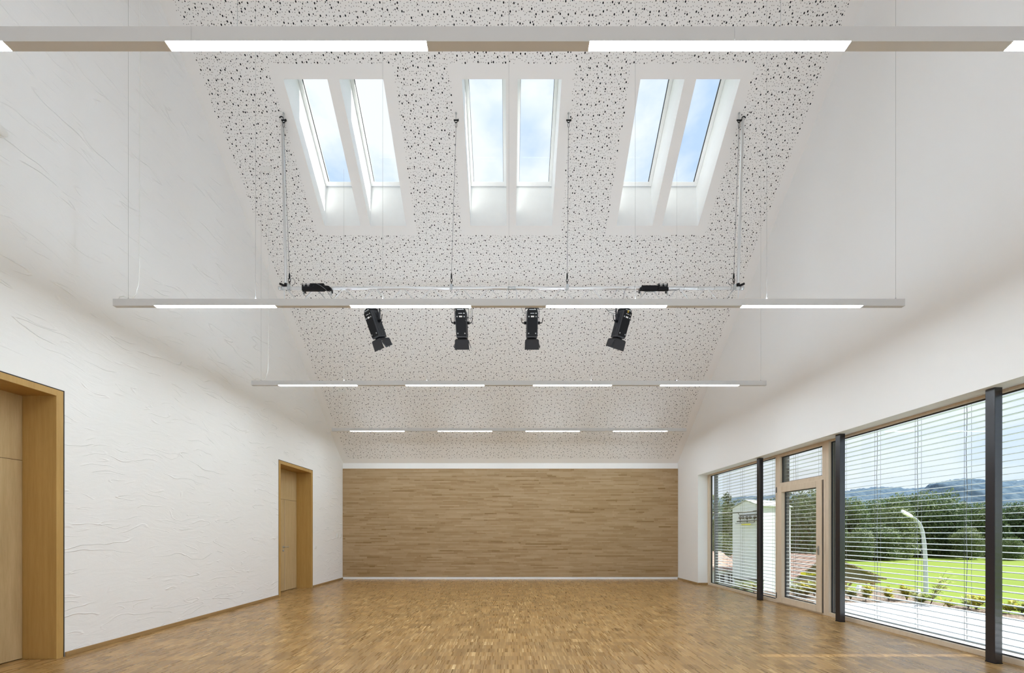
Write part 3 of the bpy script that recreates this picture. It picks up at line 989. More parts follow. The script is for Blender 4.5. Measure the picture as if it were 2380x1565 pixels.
# dimmer boxes on the top chord
def switch_box(px0, px1, texts, right, label):
    yf = TY - 0.075
    x0, x1 = P(px0, 0, yf).x, P(px1, 0, yf).x
    zt, zb = P(0, 658.4, yf).z, P(0, 673.8, yf).z
    root = empty('socket_box', ((x0 + x1) / 2, TY, zb), label, 'socket box', 'black socket boxes on the truss')
    w = x1 - x0
    yb4 = TY - 0.028
    b = MB()
    if not right:
        xs_ = x0 + w * 0.80
        b.box(x0, xs_, yf, yb4, zb, zt)
        b.build('case', M['black'], root, bevel=0.003)
        b = MB(); b.lathe((xs_, (yf + yb4) / 2 + 0.004, (zb + zt) / 2 - 0.012), (1, 0, 0), [(0, 0.034), (0.03, 0.040), (w * 0.16, 0.036), (w * 0.19, 0.028)], 16)
        b.build('plug', M['black_matt'], root)
        for fx in (0.40, 0.68):
            b = MB(); b.lathe((x0 + w * fx, yf, (zb + zt) / 2 + 0.012), (0, -1, 0), [(0, 0.030), (0.004, 0.030), (0.004, 0.024), (0.001, 0.022)], 20)
            b.build('socket', M['black_matt'], root)
        lx = (x0 + 0.015 + 0.025, x0 + 0.015 + 0.092)
        zf = zt
    else:
        xs_ = x0 + w * 0.63
        b = MB()
        b.box(x0 + 0.01, xs_, yf + 0.01, yb4, zb + 0.003, zt - 0.022)
        b.build('case', M['black'], root, bevel=0.01)
        b = MB()
        b.box(xs_, x1 - 0.01, yf, yb4, zb + 0.003, zt)
        b.build('plug_housing', M['black'], root, bevel=0.004)
        lx = (xs_ + 0.042, xs_ + 0.108)
        zf = zt
    b = MB()
    for xe in (x0, x1):
        b.box(xe - 0.012, xe + 0.012, TY - 0.05, TY + 0.03, zb + 0.01, zb + 0.06)
    b.build('end_bracket', M['black'], root)
    for xe in (x0, x1):
        b = MB(); b.cyl((xe, TY - 0.02, zb + 0.01), (xe + 0.008, TY - 0.02, zb - 0.03), 0.009, 8)
        b.lathe((xe + 0.008, TY - 0.02, zb - 0.03), (0, 0, -1), [(0, 0.008), (0.004, 0.014), (0.02, 0.012)], 8)
        b.build('wing_bolt', M['steel'], root)
    for i, t in enumerate(texts):
        b = MB(); b.box(lx[i] - 0.026, lx[i] + 0.026, yf - 0.002, yf + 0.001, zf - 0.021, zf - 0.009)
        b.build('label_strip', M['label'], root)
        lettering(t, (lx[i], yf - 0.003, zf - 0.042), 0.030, M['label'], root)
    return root


switch_box(701, 765, ('1/1', '1/2'), False, 'black socket box with round plug at the left end of the truss')
switch_box(1491, 1554, ('2/2', '1/2'), True, 'black stepped socket box at the right part of the truss')

# loose black cables between boxes, truss and spotlights
for pts, lab in (([(734, 658.5, 5.69), (745, 664, 5.69), (757, 673, 5.70), (764, 682, 5.74), (771, 694, 5.76), (790, 702, 5.76), (850, 704, 5.76), (858, 709, 5.76)], 'thin black cable dropping from the left socket box to the bottom chord'),
                 ([(1462, 667.5, 5.765), (1455, 670, 5.765), (1451, 680, 5.765), (1449.5, 692, 5.765), (1446, 702, 5.765), (1440, 706, 5.765)], 'thin black cable bending down near the fourth spotlight')):
    b = MB(); b.tube([P(*p) for p in pts], 0.0042, 6)
    tag(b.build('power_cable', M['cord'], None), lab, 'cable')
b = MB(); b.tube([P(*p) for p in ((1490, 675, 5.765), (1500, 678, 5.765), (1515, 678.5, 5.765), (1530, 676, 5.765), (1546, 675.5, 5.765), (1560, 675, 5.765), (1573, 674.5, 5.765), (1580, 672, 5.765))], 0.005, 6)
tag(b.build('power_cable', M['cord'], None), 'black cable slung under the right socket box', 'cable')


# ------------------------------------------------------------ spotlights
def spotlight(px, yaw, tilt, label, cable):
    X = (px - VX) * 5.8 / F
    zc = TZ - TH
    root = empty('spotlight', (X, TY, zc), label, 'spotlight', 'black stage spotlights under the truss')
    RZ = Matrix.Translation((X, TY, 0)) @ Matrix.Rotation(-yaw, 4, 'Z')
    piv = 4.885

    def fix(b):
        return b.xf(RZ)

    def body(b):
        return b.xf(RZ @ Matrix.Translation((0, 0, piv)) @ Matrix.Rotation(tilt, 4, 'X'))
    # clamp on the bottom chord
    b = MB()
    b.tube([(0.0, 0.031 * math.cos(a), zc + 0.031 * math.sin(a)) for a in [math.radians(w) for w in range(-70, 251, 20)]], 0.006, 6)
    b.box(-0.02, 0.02, -0.036, -0.026, zc - 0.03, zc + 0.03)
    b.cyl((0, 0, zc - 0.03), (0, 0, 5.137), 0.009, 10)
    b.lathe((0, 0, 5.165), (0, 0, -1), [(0, 0.012), (0.004, 0.02), (0.012, 0.02)], 10)
    fix(b).build('hook_clamp', M['black'], root)
    # yoke
    wy, zt = 0.118, 5.137
    b = MB()
    pth = [(-wy, piv), (-wy, zt - 0.03)] + [(-wy + 0.03 - 0.03 * math.cos(a), zt - 0.03 + 0.03 * math.sin(a)) for a in (0.4, 0.8, 1.2)] + [(-wy + 0.03, zt)]
    pth += [(-x, z) for x, z in reversed(pth)]
    inner = [(x * 0.955, z - 0.006 if z > zt - 0.02 else z) for x, z in pth]
    outl = [(x, -0.016, z) for x, z in pth] + [(x, -0.016, z) for x, z in reversed(inner)]
    n_ = len(pth)
    vs = [(x, -0.016, z) for x, z in pth] + [(x, -0.016, z) for x, z in inner]
    vs += [(x, 0.016, z) for x, z in pth] + [(x, 0.016, z) for x, z in inner]
    fs = []
    for i in range(n_ - 1):
        fs += [(i, i + 1, n_ + i + 1, n_ + i), (2 * n_ + i, 3 * n_ + i, 3 * n_ + i + 1, 2 * n_ + i + 1), (i, 2 * n_ + i, 2 * n_ + i + 1, i + 1), (n_ + i, n_ + i + 1, 3 * n_ + i + 1, 3 * n_ + i)]
    fs += [(0, n_, 3 * n_, 2 * n_), (n_ - 1, 3 * n_ - 1, 4 * n_ - 1, 2 * n_ - 1)]
    b._add(vs, fs)
    fix(b).build('yoke', M['rib'], root)
    # housing: ribbed box, lens end down
    hw, hd = 0.080, 0.095
    zt_, zb_ = 0.16, -0.225
    b = MB()
    prof = [(-hw, -hd), (hw, -hd), (hw + 0.008, -hd + 0.02), (hw + 0.008, hd - 0.03), (hw - 0.02, hd), (-hw + 0.02, hd), (-hw - 0.008, hd - 0.03), (-hw - 0.008, -hd + 0.02)]
    b.prism([(x, y, zb_) for x, y in prof], (0, 0, zt_ - zb_))
    hsg = body(b).build('housing', M['rib'], root, bevel=0.003)
    for k in range(4):
        yy = -hd + 0.035 + k * 0.036
        for s in (-1, 1):
            b = MB(); b.box(s * (hw + 0.007), s * (hw + 0.014), yy, yy + 0.006, zb_ + 0.02, zt_ - 0.02)
            body(b).build('cooling_rib', M['rib'], hsg)
    b = MB()
    for s in (-1, 1):
        b.box(s * (hw + 0.0075), s * (hw + 0.0092), -0.01, 0.01, 0.06, 0.12)
        b.box(s * (hw + 0.0075), s * (hw + 0.0092), 0.0, 0.014, -0.12, -0.08)
    body(b).build('side_slot', M['gasket'], hsg)
    # rounded top cap
    b = MB()
    b.prism([(x, -hd + 0.01, z) for x, z in ((-0.082, zt_), (0.082, zt_), (0.078, zt_ + 0.022), (0.05, zt_ + 0.040), (0.0, zt_ + 0.047), (-0.05, zt_ + 0.040), (-0.078, zt_ + 0.022))], (0, 2 * hd - 0.03, 0))
    body(b).build('end_cap', M['black'], root, bevel=0.003)
    b = MB(); b.box(-0.055, 0.055, -hd + 0.0, -hd + 0.012, zt_ + 0.012, zt_ + 0.020); b.cyl((0.035, -hd, zt_ + 0.02), (0.035, -hd + 0.05, zt_ + 0.05), 0.006, 8)
    body(b).build('cable_gland', M['steel'], root)
    # face plate with screws and labels
    b = MB(); b.box(-hw - 0.002, hw + 0.002, -hd - 0.007, -hd, zb_ + 0.02, zt_ - 0.004)
    plate = body(b).build('cover_plate', M['black'], root, bevel=0.002)
    for x in (-0.058, 0.058):
        for z in (zt_ - 0.085, zb_ + 0.06):
            b = MB(); b.lathe((x, -hd - 0.007, z), (0, -1, 0), [(0, 0.010), (0.003, 0.010), (0.003, 0.005), (0.001, 0.004)], 12)
            body(b).build('screw', M['steel'], plate)
    b = MB(); b.box(-0.026, 0.026, -hd - 0.0085, -hd - 0.007, zt_ - 0.094, zt_ - 0.074)
    o = body(b).build('label_plate', M['label'], plate); o['label'] = 'small white label'
    b = MB()
    for k in range(6):
        b.box(-0.035 + k * 0.011, -0.027 + k * 0.011, -hd - 0.0083, -hd - 0.007, zt_ - 0.044, zt_ - 0.036)
    b.prism([(0.046, -hd - 0.0083, zt_ - 0.046), (0.066, -hd - 0.0083, zt_ - 0.046), (0.056, -hd - 0.0083, zt_ - 0.026)], (0, 0.0013, 0))
    o = body(b).build('printed_mark', M['alu'], plate); o['label'] = 'pale printed mark and warning triangle'
    # pivots with locking levers
    for s in (-1, 1):
        b = MB(); b.cyl((s * (hw + 0.006), 0, 0), (s * (wy + 0.014), 0, 0), 0.022, 14)
        b.cyl((s * (wy + 0.012), 0, 0), (s * (wy + 0.040), 0, 0), 0.008, 8)
        b.tube([(s * (wy + 0.036), 0, 0.0), (s * (wy + 0.046), 0, 0.004), (s * (wy + 0.054), 0, 0.03), (s * (wy + 0.064), 0, 0.085)], 0.006, 8)
        b.xf(RZ @ Matrix.Translation((0, 0, piv)))
        b.build('locking_lever', M['black'], root)
    # lens ring
    b = MB(); b.lathe((0, 0, zb_ + 0.002), (0, 0, -1), [(0, 0.080), (0.03, 0.088), (0.03, 0.075), (0.01, 0.07)], 24)
    b.box(-0.098, 0.098, -0.102, 0.102, zb_ - 0.038, zb_ - 0.022)
    body(b).build('lens_ring', M['black'], root)
    b = MB(); b.lathe((0, 0, zb_ - 0.036), (0, 0, -1), [(0, 0.082), (0.004, 0.082), (0.010, 0.05), (0.012, 0.0)], 24)
    body(b).build('lens', M['dark_glass'], root)
    # barn doors
    zb2 = zb_ - 0.036
    for k in range(4):
        wide = k % 2 == 0
        wt_, wb2, L, fl = [(0.114, 0.120, 0.145, 0.0), (0.085, 0.070, 0.118, 0.32), (0.100, 0.085, 0.100, 0.35), (0.085, 0.070, 0.118, 0.32)][k]
        d0 = 0.106 if wide else 0.106
        sn, cs_ = math.sin(fl), math.cos(fl)
        q = [(-wt_, -d0, zb2), (wt_, -d0, zb2), (wb2, -d0 - L * sn, zb2 - L * cs_), (-wb2, -d0 - L * sn, zb2 - L * cs_)]
        b = MB(); b.prism(q, (0, 0.003, 0.0006))
        b.cyl((-wt_ * 0.9, -d0, zb2 + 0.002), (wt_ * 0.9, -d0, zb2 + 0.002), 0.004, 6)
        b.xf(Matrix.Rotation(k * math.pi / 2, 4, 'Z'))
        body(b).build('barn_door', M['barn'], root)
    # cables
    for c in cable:
        b = MB(); b.tube([P(px + q[0], q[1], 5.70 + (q[2] if len(q) > 2 else 0)) for q in c], 0.0036, 6)
        b.build('cable', M['cord'], root)
    return root


spotlight(872, math.radians(33), math.radians(26), 'leftmost black spotlight, turned to the right with barn doors at its mouth',
          [[(-14, 706, 0.03), (-19, 716, 0), (-22, 722, 0), (-20, 730, 0)], [(-24, 712), (-19, 718), (-20, 727), (-17, 735)]])
spotlight(1073, math.radians(0), math.radians(22), 'second black spotlight from the left, pointing straight down with a cable loop',
          [[(23, 706, 0.03), (25, 716), (25.5, 730), (24, 739), (20, 741), (12, 736), (4, 726), (-2, 722)], [(22, 716), (22, 730), (21, 742), (18, 749), (8, 745), (2, 738)], [(-27, 716), (-20, 720), (-8, 718), (2, 722), (8, 728)]])
spotlight(1236.5, math.radians(0), math.radians(22), 'third black spotlight from the left, upright between the two centre ropes',
          [[(-25, 706, 0.03), (-25, 716), (-21, 726), (-17, 728.5), (-6, 725), (2, 719)], [(26, 716), (22, 719.5), (12, 718), (4, 722)], [(-9, 716), (-8, 730), (-9, 735)]])
spotlight(1444, math.radians(-28), math.radians(24), 'rightmost black spotlight, turned to the left with a yellow plug on top',
          [[(-38, 716), (-30, 722), (-18, 721), (2, 717)], [(-37, 717), (-28, 726), (-20, 729), (-8, 729)], [(12, 716), (17, 719), (17, 726)]])
b = MB(); b.cyl(P(1459.5, 727, 5.66), P(1460.5, 722.5, 5.66), 0.011, 10)
o = b.build('plug', M['brass'], bpy.data.objects['spotlight.003']); o['label'] = 'yellow plug'

# ------------------------------------------------------------ small wall fittings
for yy, zz_, h_, w_, lab in ((9.05, 1.03, 0.085, 0.085, 'small white light switch just right of the far oak door'),
                             (10.22, 1.31, 0.13, 0.085, 'white wall controller near the rear corner, left one of the pair'),
                             (10.40, 1.31, 0.13, 0.085, 'white wall controller near the rear corner, right one of the pair')):
    root = empty('wall_switch', (XL, yy, zz_), lab, 'switch', 'white wall fittings near the rear corner')
    b = MB(); b.box(XL, XL + 0.012, yy - w_ / 2, yy + w_ / 2, zz_ - h_ / 2, zz_ + h_ / 2)
    b.build('cover_frame', M['plastic'], root, bevel=0.006)
    b = MB(); b.box(XL + 0.011, XL + 0.022, yy - w_ / 2 + 0.012, yy + w_ / 2 - 0.012, zz_ - h_ / 2 + 0.012, zz_ + h_ / 2 - 0.012)
    b.build('rocker', M['plastic'], root, bevel=0.003)
dy, dz = 3.425, 5.35
root = empty('smoke_detector', (XL, dy, dz), 'round white detector high on the trowelled wall, cut by the left edge', 'detector')
b = MB(); b.lathe((XL, dy, dz), (1, 0, 0), [(0, 0.052), (0.018, 0.052), (0.022, 0.044)], 28); b.build('base_ring', M['plastic'], root)
b = MB(); b.lathe((XL + 0.03, dy, dz), (1, 0, 0), [(0, 0.047), (0.012, 0.047), (0.026, 0.035), (0.032, 0.0)], 28); b.build('dome', M['plastic'], root)
b = MB(); b.lathe((XL + 0.022, dy, dz), (1, 0, 0), [(0, 0.040), (0.010, 0.040)], 28); b.build('vent_ring', M['gasket'], root)

# ------------------------------------------------------------ outdoors: terrace, bed, ground
b = MB(); b.box(5.37, 8.30, YF - 3, 7.15, -0.16, -0.03)
structure(b.build('terrace', M['concrete'], bevel=0.01), 'pale concrete terrace outside the windows', 'terrace')
b = MB()
rg = random.Random(5)
xsb = [5.4 + i * 0.12 for i in range(31)]
ysb = [-3 + i * 0.12 for i in range(98)]
vid = {}
vs = []; fs = []
for i, x in enumerate(xsb):
    for j, y in enumerate(ysb):
        vid[i, j] = len(vs); vs.append((x, y, -0.055 + rg.uniform(-0.012, 0.018)))
for i in range(len(xsb) - 1):
    for j in range(len(ysb) - 1):
        xc, yc = xsb[i] + 0.06, ysb[j] + 0.06
        if xc < 8.24 and yc < 7.10: continue
        fs.append((vid[i, j], vid[i + 1, j], vid[i + 1, j + 1], vid[i, j + 1]))
b._add(vs, fs, True)
tag(b.build('bark_mulch', M['mulch'], fix=False), 'strip of brown bark mulch edging the terrace', 'mulch', kind='stuff')


def sstep(t):
    t = max(0.0, min(1.0, t)); return t * t * (3 - 2 * t)


def ground_z(x, y):
    d = max(x - 9.0, y - 8.6)
    return -0.12 - 2.88 * sstep(d / 7.0)


gx = [-60, -30, -10, 0, 5] + [6 + i for i in range(20)] + [28 + 4 * i for i in range(20)] + [130, 200, 300, 500, 900, 1400]
gy = [-300, -120, -60, -30, -10, 0, 4] + [6 + i for i in range(18)] + [26 + 4 * i for i in range(16)] + [110, 160, 250, 430, 600]
vs, fs = [], []
for x in gx:
    for y in gy: vs.append((x, y, ground_z(x, y)))
m_ = len(gy)
for i in range(len(gx) - 1):
    for j in range(m_ - 1):
        fs.append((i * m_ + j, (i + 1) * m_ + j, (i + 1) * m_ + j + 1, i * m_ + j + 1))
b = MB(); b._add(vs, fs, True)
structure(b.build('lawn_ground', M['grass'], fix=False), 'wide bright green lawn sloping away from the terrace', 'lawn')

# distant wooded hills
rgh = random.Random(11)
prof = [(1500, 1165), (1640, 1160), (1760, 1155), (1900, 1148), (1965, 1142.5), (1990, 1138), (2030, 1134), (2060, 1135), (2090, 1142), (2110, 1137), (2150, 1134)]
prof2 = [(2090, 1170), (2130, 1150), (2148, 1136), (2156, 1128), (2185, 1121), (2215, 1115.5), (2240, 1118), (2258, 1122), (2275, 1119.5), (2300, 1122), (2340, 1120), (2420, 1118), (2600, 1108), (2900, 1112)]


def interp(pf, x):
    for (a, ya), (c, yc) in zip(pf, pf[1:]):
        if a <= x <= c:
            t = (x - a) / (c - a); return ya + (yc - ya) * t
    return pf[0][1] if x < pf[0][0] else pf[-1][1]


def hill(pf, Yd, label, x0, x1):
    b = MB(); vs = []; fs = []
    nx, ny = 170, 34
    for i in range(nx + 1):
        px = x0 + (x1 - x0) * i / nx
        crest = P(px, interp(pf, px), Yd)
        for j in range(ny + 1):
            t = j / ny
            yy = Yd - 110 + 110 * t if t <= 1 else Yd
            k = math.sin(t * math.pi / 2) ** 0.9
            z = -6 + (crest.z + 6) * k + rgh.uniform(-1.1, 1.1) * (0.3 + k)
            vs.append((crest.x, yy, z))
        vs.append((crest.x, Yd + 60, -6))
    m = ny + 2
    for i in range(nx):
        for j in range(m - 1):
            fs.append((i * m + j, (i + 1) * m + j, (i + 1) * m + j + 1, i * m + j + 1))
    b._add(vs, fs, True)
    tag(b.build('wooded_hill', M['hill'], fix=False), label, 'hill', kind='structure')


hill(prof, 520, 'lower haze-tinted wooded hill behind the trees, left of the street lamp', 1500, 2200)
hill(prof2, 440, 'higher haze-tinted wooded hill rising right of the street lamp', 2080, 2900)


# ------------------------------------------------------------ vegetation
def leaf_cloud(seed, blobs, n, size, shell=0.55):
    rg = random.Random(seed)
    b = MB(); vs = []; fs = []
    wts = [rx * ry * rz for (_, rx, ry, rz) in blobs]
    for _ in range(n):
        (c, rx, ry, rz) = rg.choices(blobs, wts)[0]
        d = Vector((rg.gauss(0, 1), rg.gauss(0, 1), rg.gauss(0, 1))).normalized()
        r = shell + (1.08 - shell) * rg.random() ** 0.6
        p = Vector(c) + Vector((d.x * rx * r, d.y * ry * r, d.z * rz * r))
        nrm = (d + Vector((rg.gauss(0, .6), rg.gauss(0, .6), rg.gauss(0, .6)))).normalized()
        u = nrm.orthogonal().normalized(); u.rotate(Matrix.Rotation(rg.uniform(0, 6.28), 3, nrm)); w = nrm.cross(u)
        s = size * rg.uniform(0.6, 1.3)
        o = len(vs)
        vs += [p - u * s, p - w * s * 0.45 + nrm * s * 0.12, p + u * s, p + w * s * 0.45 + nrm * s * 0.12]
        fs.append((o, o + 1, o + 2, o + 3))
    b._add(vs, fs, False)
    return b


def make_tree(seed, h, r, mat, label, group='trees beyond the lawn', conifer=False, n=8000):
    rg = random.Random(seed)
    root = empty('tree', (0, 0, 0), label, 'tree', group)
    if conifer:
        blobs = [((0, 0, h * (0.15 + 0.12 * k)), r * (1 - k / 7.5), r * (1 - k / 7.5), h * 0.09) for k in range(7)]
    else:
        blobs = [((0, 0, h * 0.50), r * 0.85, r * 0.85, h * 0.46), ((0, 0, h * 0.18), r * 0.9, r * 0.9, h * 0.17)]
        for k in range(9):
            a = rg.uniform(0, 6.28); q = rg.uniform(0.35, 0.75)
            blobs.append(((r * q * math.cos(a), r * q * math.sin(a), h * rg.uniform(0.15, 0.87)), r * rg.uniform(.3, .5), r * rg.uniform(.3, .5), h * rg.uniform(.10, .17)))
    leaf_cloud(seed, blobs, n, 0.021 * h + 0.02, 0.35).build('foliage', mat, root, fix=False)
    b = MB(); b.tube([(0, 0, 0), (0.03 * r, 0, h * 0.3), (0, 0.03 * r, h * 0.7)], [h * 0.02, h * 0.015, h * 0.006], 8)
    for k in range(4):
        a = rg.uniform(0, 6.28)
        b.tube([(0, 0, h * 0.3), (r * .4 * math.cos(a), r * .4 * math.sin(a), h * (0.45 + .08 * k))], [h * .008, h * .003], 6)
    b.build('trunk', M['trunk'], root)
    return root


def copy_tree(o, parent=None):
    c = o.copy(); col.objects.link(c); c.parent = parent
    for ch in list(o.children):
        copy_tree(ch, c)
    return c


PL = 'dense round-crowned tree beyond the lawn, '
protos = [make_tree(1, 10, 4.2, M['leaf_dark'], ''), make_tree(2, 10, 4.0, M['leaf_mid'], ''), make_tree(3, 10, 3.8, M['leaf_pale'], ''), make_tree(4, 10, 2.9, M['leaf_dark'], '', conifer=True)]
used = set()
spots = []
rgt = random.Random(77)
row = [(1845, 60, 0, 1137), (1885, 58, 1, 1132), (1925, 62, 0, 1140), (1968, 62, 1, 1158), (1998, 66, 0, 1164), (2024, 63, 1, 1160), (2052, 68, 0, 1155), (2080, 63, 1, 1152), (2108, 66, 0, 1150),
       (2136, 64, 1, 1142), (2160, 67, 1, 1139), (2186, 63, 0, 1152), (2214, 66, 1, 1160), (2240, 68, 3, 1158), (2264, 64, 1, 1166), (2290, 66, 0, 1166), (2318, 63, 3, 1160), (2344, 66, 1, 1168), (2370, 64, 0, 1164),
       (2400, 66, 1, 1160), (2440, 62, 0, 1158), (2490, 66, 1, 1150), (2550, 62, 0, 1155)]
for i, (px, Yd, k, top) in enumerate(row):
    spots.append((px, Yd, k, top, None))
spots += [(1978, 57, 2, 1250, 'low pale bush at the left foot of the tree line'), (2000, 55, 2, 1228, 'pale green bushy tree at the left foot of the tree line'), (2076, 58, 2, 1176, 'pale silvery tree crown just left of the street lamp head'),
          (2030, 57, 1, 1215, 'mid green bush in front of the dark trees, left of the street lamp'), (2250, 58, 2, 1225, 'light green bush at the right foot of the tree line'), (2346, 56, 1, 1248, 'rounded green bush seen right of the nearest column'),
          (1655, 38, 1, 1150, 'green tree behind the small tiled house, at the far window'), (1690, 40, 3, 1136, 'dark pointed conifer left of the white tower'), (1720, 44, 0, 1158, 'dark tree directly behind the white tower'),
          (1760, 50, 1, 1160, 'green tree behind the right side of the white tower'), (1800, 46, 0, 1155, 'dark tree seen between far column and glazed door'), (1850, 36, 0, 1150, 'tall dark tree filling the glazed door pane, left'),
          (1895, 38, 1, 1140, 'tall green tree filling the glazed door pane, right'), (1672, 33, 2, 1235, 'light green bush above the tiled house roof')]
cnt = {}
ORD = ['first', 'second', 'third', 'fourth', 'fifth', 'sixth', 'seventh', 'eighth', 'ninth', 'tenth', 'eleventh', 'twelfth', 'thirteenth', 'fourteenth']
names = ['dark green', 'mid green', 'pale green', 'dark pointed']
for i, (px, Yd, k, top, lab) in enumerate(spots):
    x = (px - VX) / F * Yd
    gz = ground_z(x, Yd)
    hgt = P(px, top, Yd).z - gz
    o = protos[k] if k not in used else copy_tree(protos[k])
    used.add(k)
    o.location = (x, Yd, gz)
    wide = 1.0 if hgt > 6 else 1.4
    s = hgt / 10.0
    o.scale = (s * wide * rgt.uniform(0.62, 0.75), s * wide * rgt.uniform(.62, .75), s)
    if Yd > 55 and hgt > 6: o.scale = (rgt.uniform(.75, .9), rgt.uniform(.75, .9), s)
    o.rotation_euler = (0, 0, rgt.uniform(0, 6.28))
    if lab is None:
        cnt[k] = cnt.get(k, 0) + 1
        o['label'] = '%s tree, %s of its colour from the left along the far lawn edge' % (names[k], ORD[cnt[k] - 1])
        o['group'] = '%s trees along the far edge of the lawn' % names[k]
    else:
        o['label'] = lab
        if 'group' in o: del o['group']


def shrub(px, py_base, Yd, h, w, mat, label, n=70, ls=0.022, tall=False):
    if not tall: n = int(n * 1.9); ls *= 1.35
    base = Vector(((px - VX) / F * Yd, Yd, -0.05))
    root = empty('shrub', base, label, 'shrub', 'young shrubs in the mulch bed')
    rg = random.Random(int(px * 7))
    b = MB(); lv = MB(); vs = []; fs = []
    ns = 5 if tall else 7
    for k in range(ns):
        a = rg.uniform(0, 6.28); sp = w * rg.uniform(.3, 1)
        hh = h * rg.uniform(.65, 1)
        pts = [base + Vector((math.cos(a) * sp * t ** 1.3, math.sin(a) * sp * t ** 1.3, hh * t)) for t in (0, .25, .5, .75, 1)]
        b.tube(pts, [0.005, 0.004, 0.0035, 0.0025, 0.0015], 5)
        for q in range(n // ns):
            t = rg.uniform(.25 if not tall else .15, 1.0)
            i = min(3, int(t * 4)); p = pts[i].lerp(pts[i + 1], t * 4 - i)
            d = Vector((rg.gauss(0, 1), rg.gauss(0, 1), rg.uniform(-.2, .8))).normalized()
            l = ls * rg.uniform(.7, 1.4)
            p = p + d * l * 1.2
            s = d.cross(Vector((0, 0, 1))).normalized() * l * 0.42
            o = len(vs)
            vs += [p - d * l, p + s, p + d * l, p - s + Vector((0, 0, l * .15))]
            fs.append((o, o + 1, o + 2, o + 3))
    lv._add(vs, fs)
    b.build('stems', M['trunk'], root)
    lv.build('leaves', mat, root, fix=False)


shrub(2012, 0, 7.45, 0.34, 0.13, M['leaf_yellow'], 'yellow-leaved shrub in the bed, left part of the wide window', 150, 0.030)
shrub(2066, 0, 7.40, 0.26, 0.12, M['leaf_yellow'], 'small yellow-green shrub in the bed below the street lamp, left', 130, 0.028)
shrub(2108, 0, 7.50, 0.34, 0.16, M['leaf_yellow'], 'yellow-green shrub in the bed just left of the lamp post', 150, 0.028)
shrub(1977, 0, 7.55, 0.28, 0.14, M['leaf_young'], 'green shrub in the bed right beside the middle column', 150, 0.028)
shrub(2162, 0, 7.00, 0.74, 0.42, M['leaf_young'], 'tall sparse shrub with arching twigs beside the lamp post', 170, 0.040, True)
shrub(2140, 0, 7.05, 0.24, 0.22, M['leaf_young'], 'low leafy shrub at the foot of the tall sparse one', 170, 0.028)
shrub(2206, 0, 6.75, 0.16, 0.12, M['leaf_yellow'], 'tiny yellow shrub at the edge of the lawn', 70, 0.022)
shrub(2268, 0, 6.55, 0.30, 0.20, M['leaf_yellow'], 'loose yellow shrub just left of the nearest column', 140, 0.026)
shrub(2250, 0, 6.75, 0.20, 0.18, M['leaf_young'], 'low green shrub left of the nearest column', 110, 0.024)
shrub(2345, 0, 6.30, 0.24, 0.18, M['leaf_yellow'], 'yellow shrub right of the nearest column', 150, 0.026)
shrub(2372, 0, 6.20, 0.22, 0.18, M['leaf_young'], 'green shrub cut by the right edge', 130, 0.026)
for px, hh, lab in ((1852, .26, 'left yellow-green shrub low in the glazed door pane'), (1872, .30, 'middle yellow-green shrub low in the glazed door pane'), (1893, .34, 'right yellow-green shrub low in the glazed door pane')):
    shrub(px, 0, 7.95, hh, 0.20, M['leaf_yellow' if px == 1872 else 'leaf_young'], lab, 220, 0.032)
for px, hh, lab in ((1706, .12, 'small yellow sprout low in the far window, left'), (1732, .20, 'leafy sprout low in the far window, centre'), (1752, .22, 'leafy sprout low in the far window beside the column')):
    shrub(px, 0, 8.5, hh, 0.12, M['leaf_young'], lab, 90, 0.026)

# ------------------------------------------------------------ street lamp
Yl = 26.0
bx = (2151 - VX) / F * Yl
gz = ground_z(bx, Yl)
root = empty('street_lamp', (bx, Yl, gz), 'pale curved street lamp standing on the lawn', 'street lamp')
path = [P(2152, 1400, Yl), P(2150.5, 1300, Yl), P(2148, 1262, Yl), P(2144, 1235, Yl), P(2137.5, 1217, Yl), P(2128, 1207, Yl), P(2116, 1199, Yl)]
path[0].z = gz
b = MB(); b.tube(path, [0.13, 0.115, 0.105, 0.095, 0.085, 0.07, 0.055], 14)
b.build('pole', M['lamp_pole'], root)
hd0, hd1 = P(2121, 1202, Yl), P(2096, 1189, Yl)
ax = (hd1 - hd0).normalized(); up = Vector((0, -0.75, 0.66)); up = (up - ax * up.dot(ax)).normalized(); sd_ = ax.cross(up)
c = (hd0 + hd1) / 2
b = MB()
out = [(-0.5, -.10), (-0.38, -.20), (0.30, -.24), (0.5, -.14), (0.5, .14), (0.30, .24), (-0.38, .20), (-0.5, .10)]
L_ = (hd1 - hd0).length
b.prism([c + ax * (a * L_) + sd_ * q - up * 0.05 for a, q in out], up * 0.10)
b.build('lamp_head', M['white_paint'], root, bevel=0.02)

# ------------------------------------------------------------ white tower
YT = 22.0
C0 = Vector(((1767 - VX) / F * YT, YT, 0))
un = Vector((-0.3, 0.954, 0)); vn = Vector((0.954, 0.3, 0))
lw, rw = 1.92, 2.68
zg = -3.05
ze = P(0, 1177, YT).z; zr = ze + 0.42
tw = empty('tower', (C0.x, C0.y, zg), 'narrow white rendered utility tower with a low gable roof', 'tower')
A_, B_ = C0 + un * lw, C0 + vn * rw
D_ = A_ + vn * rw
z3 = lambda p, z: Vector((p.x, p.y, z))
mA, mB = (C0 + A_) / 2, (B_ + D_) / 2
b = MB()
b.poly([z3(C0, zg), z3(A_, zg), z3(A_, ze), z3(mA, zr), z3(C0, ze)])
b.poly([z3(B_, zg), z3(D_, zg), z3(D_, ze), z3(mB, zr), z3(B_, ze)])
b.poly([z3(C0, zg), z3(B_, zg), z3(B_, ze), z3(C0, ze)])
b.poly([z3(A_, zg), z3(D_, zg), z3(D_, ze), z3(A_, ze)])
b.build('wall', M['render'], tw, merge=True)
b = MB()
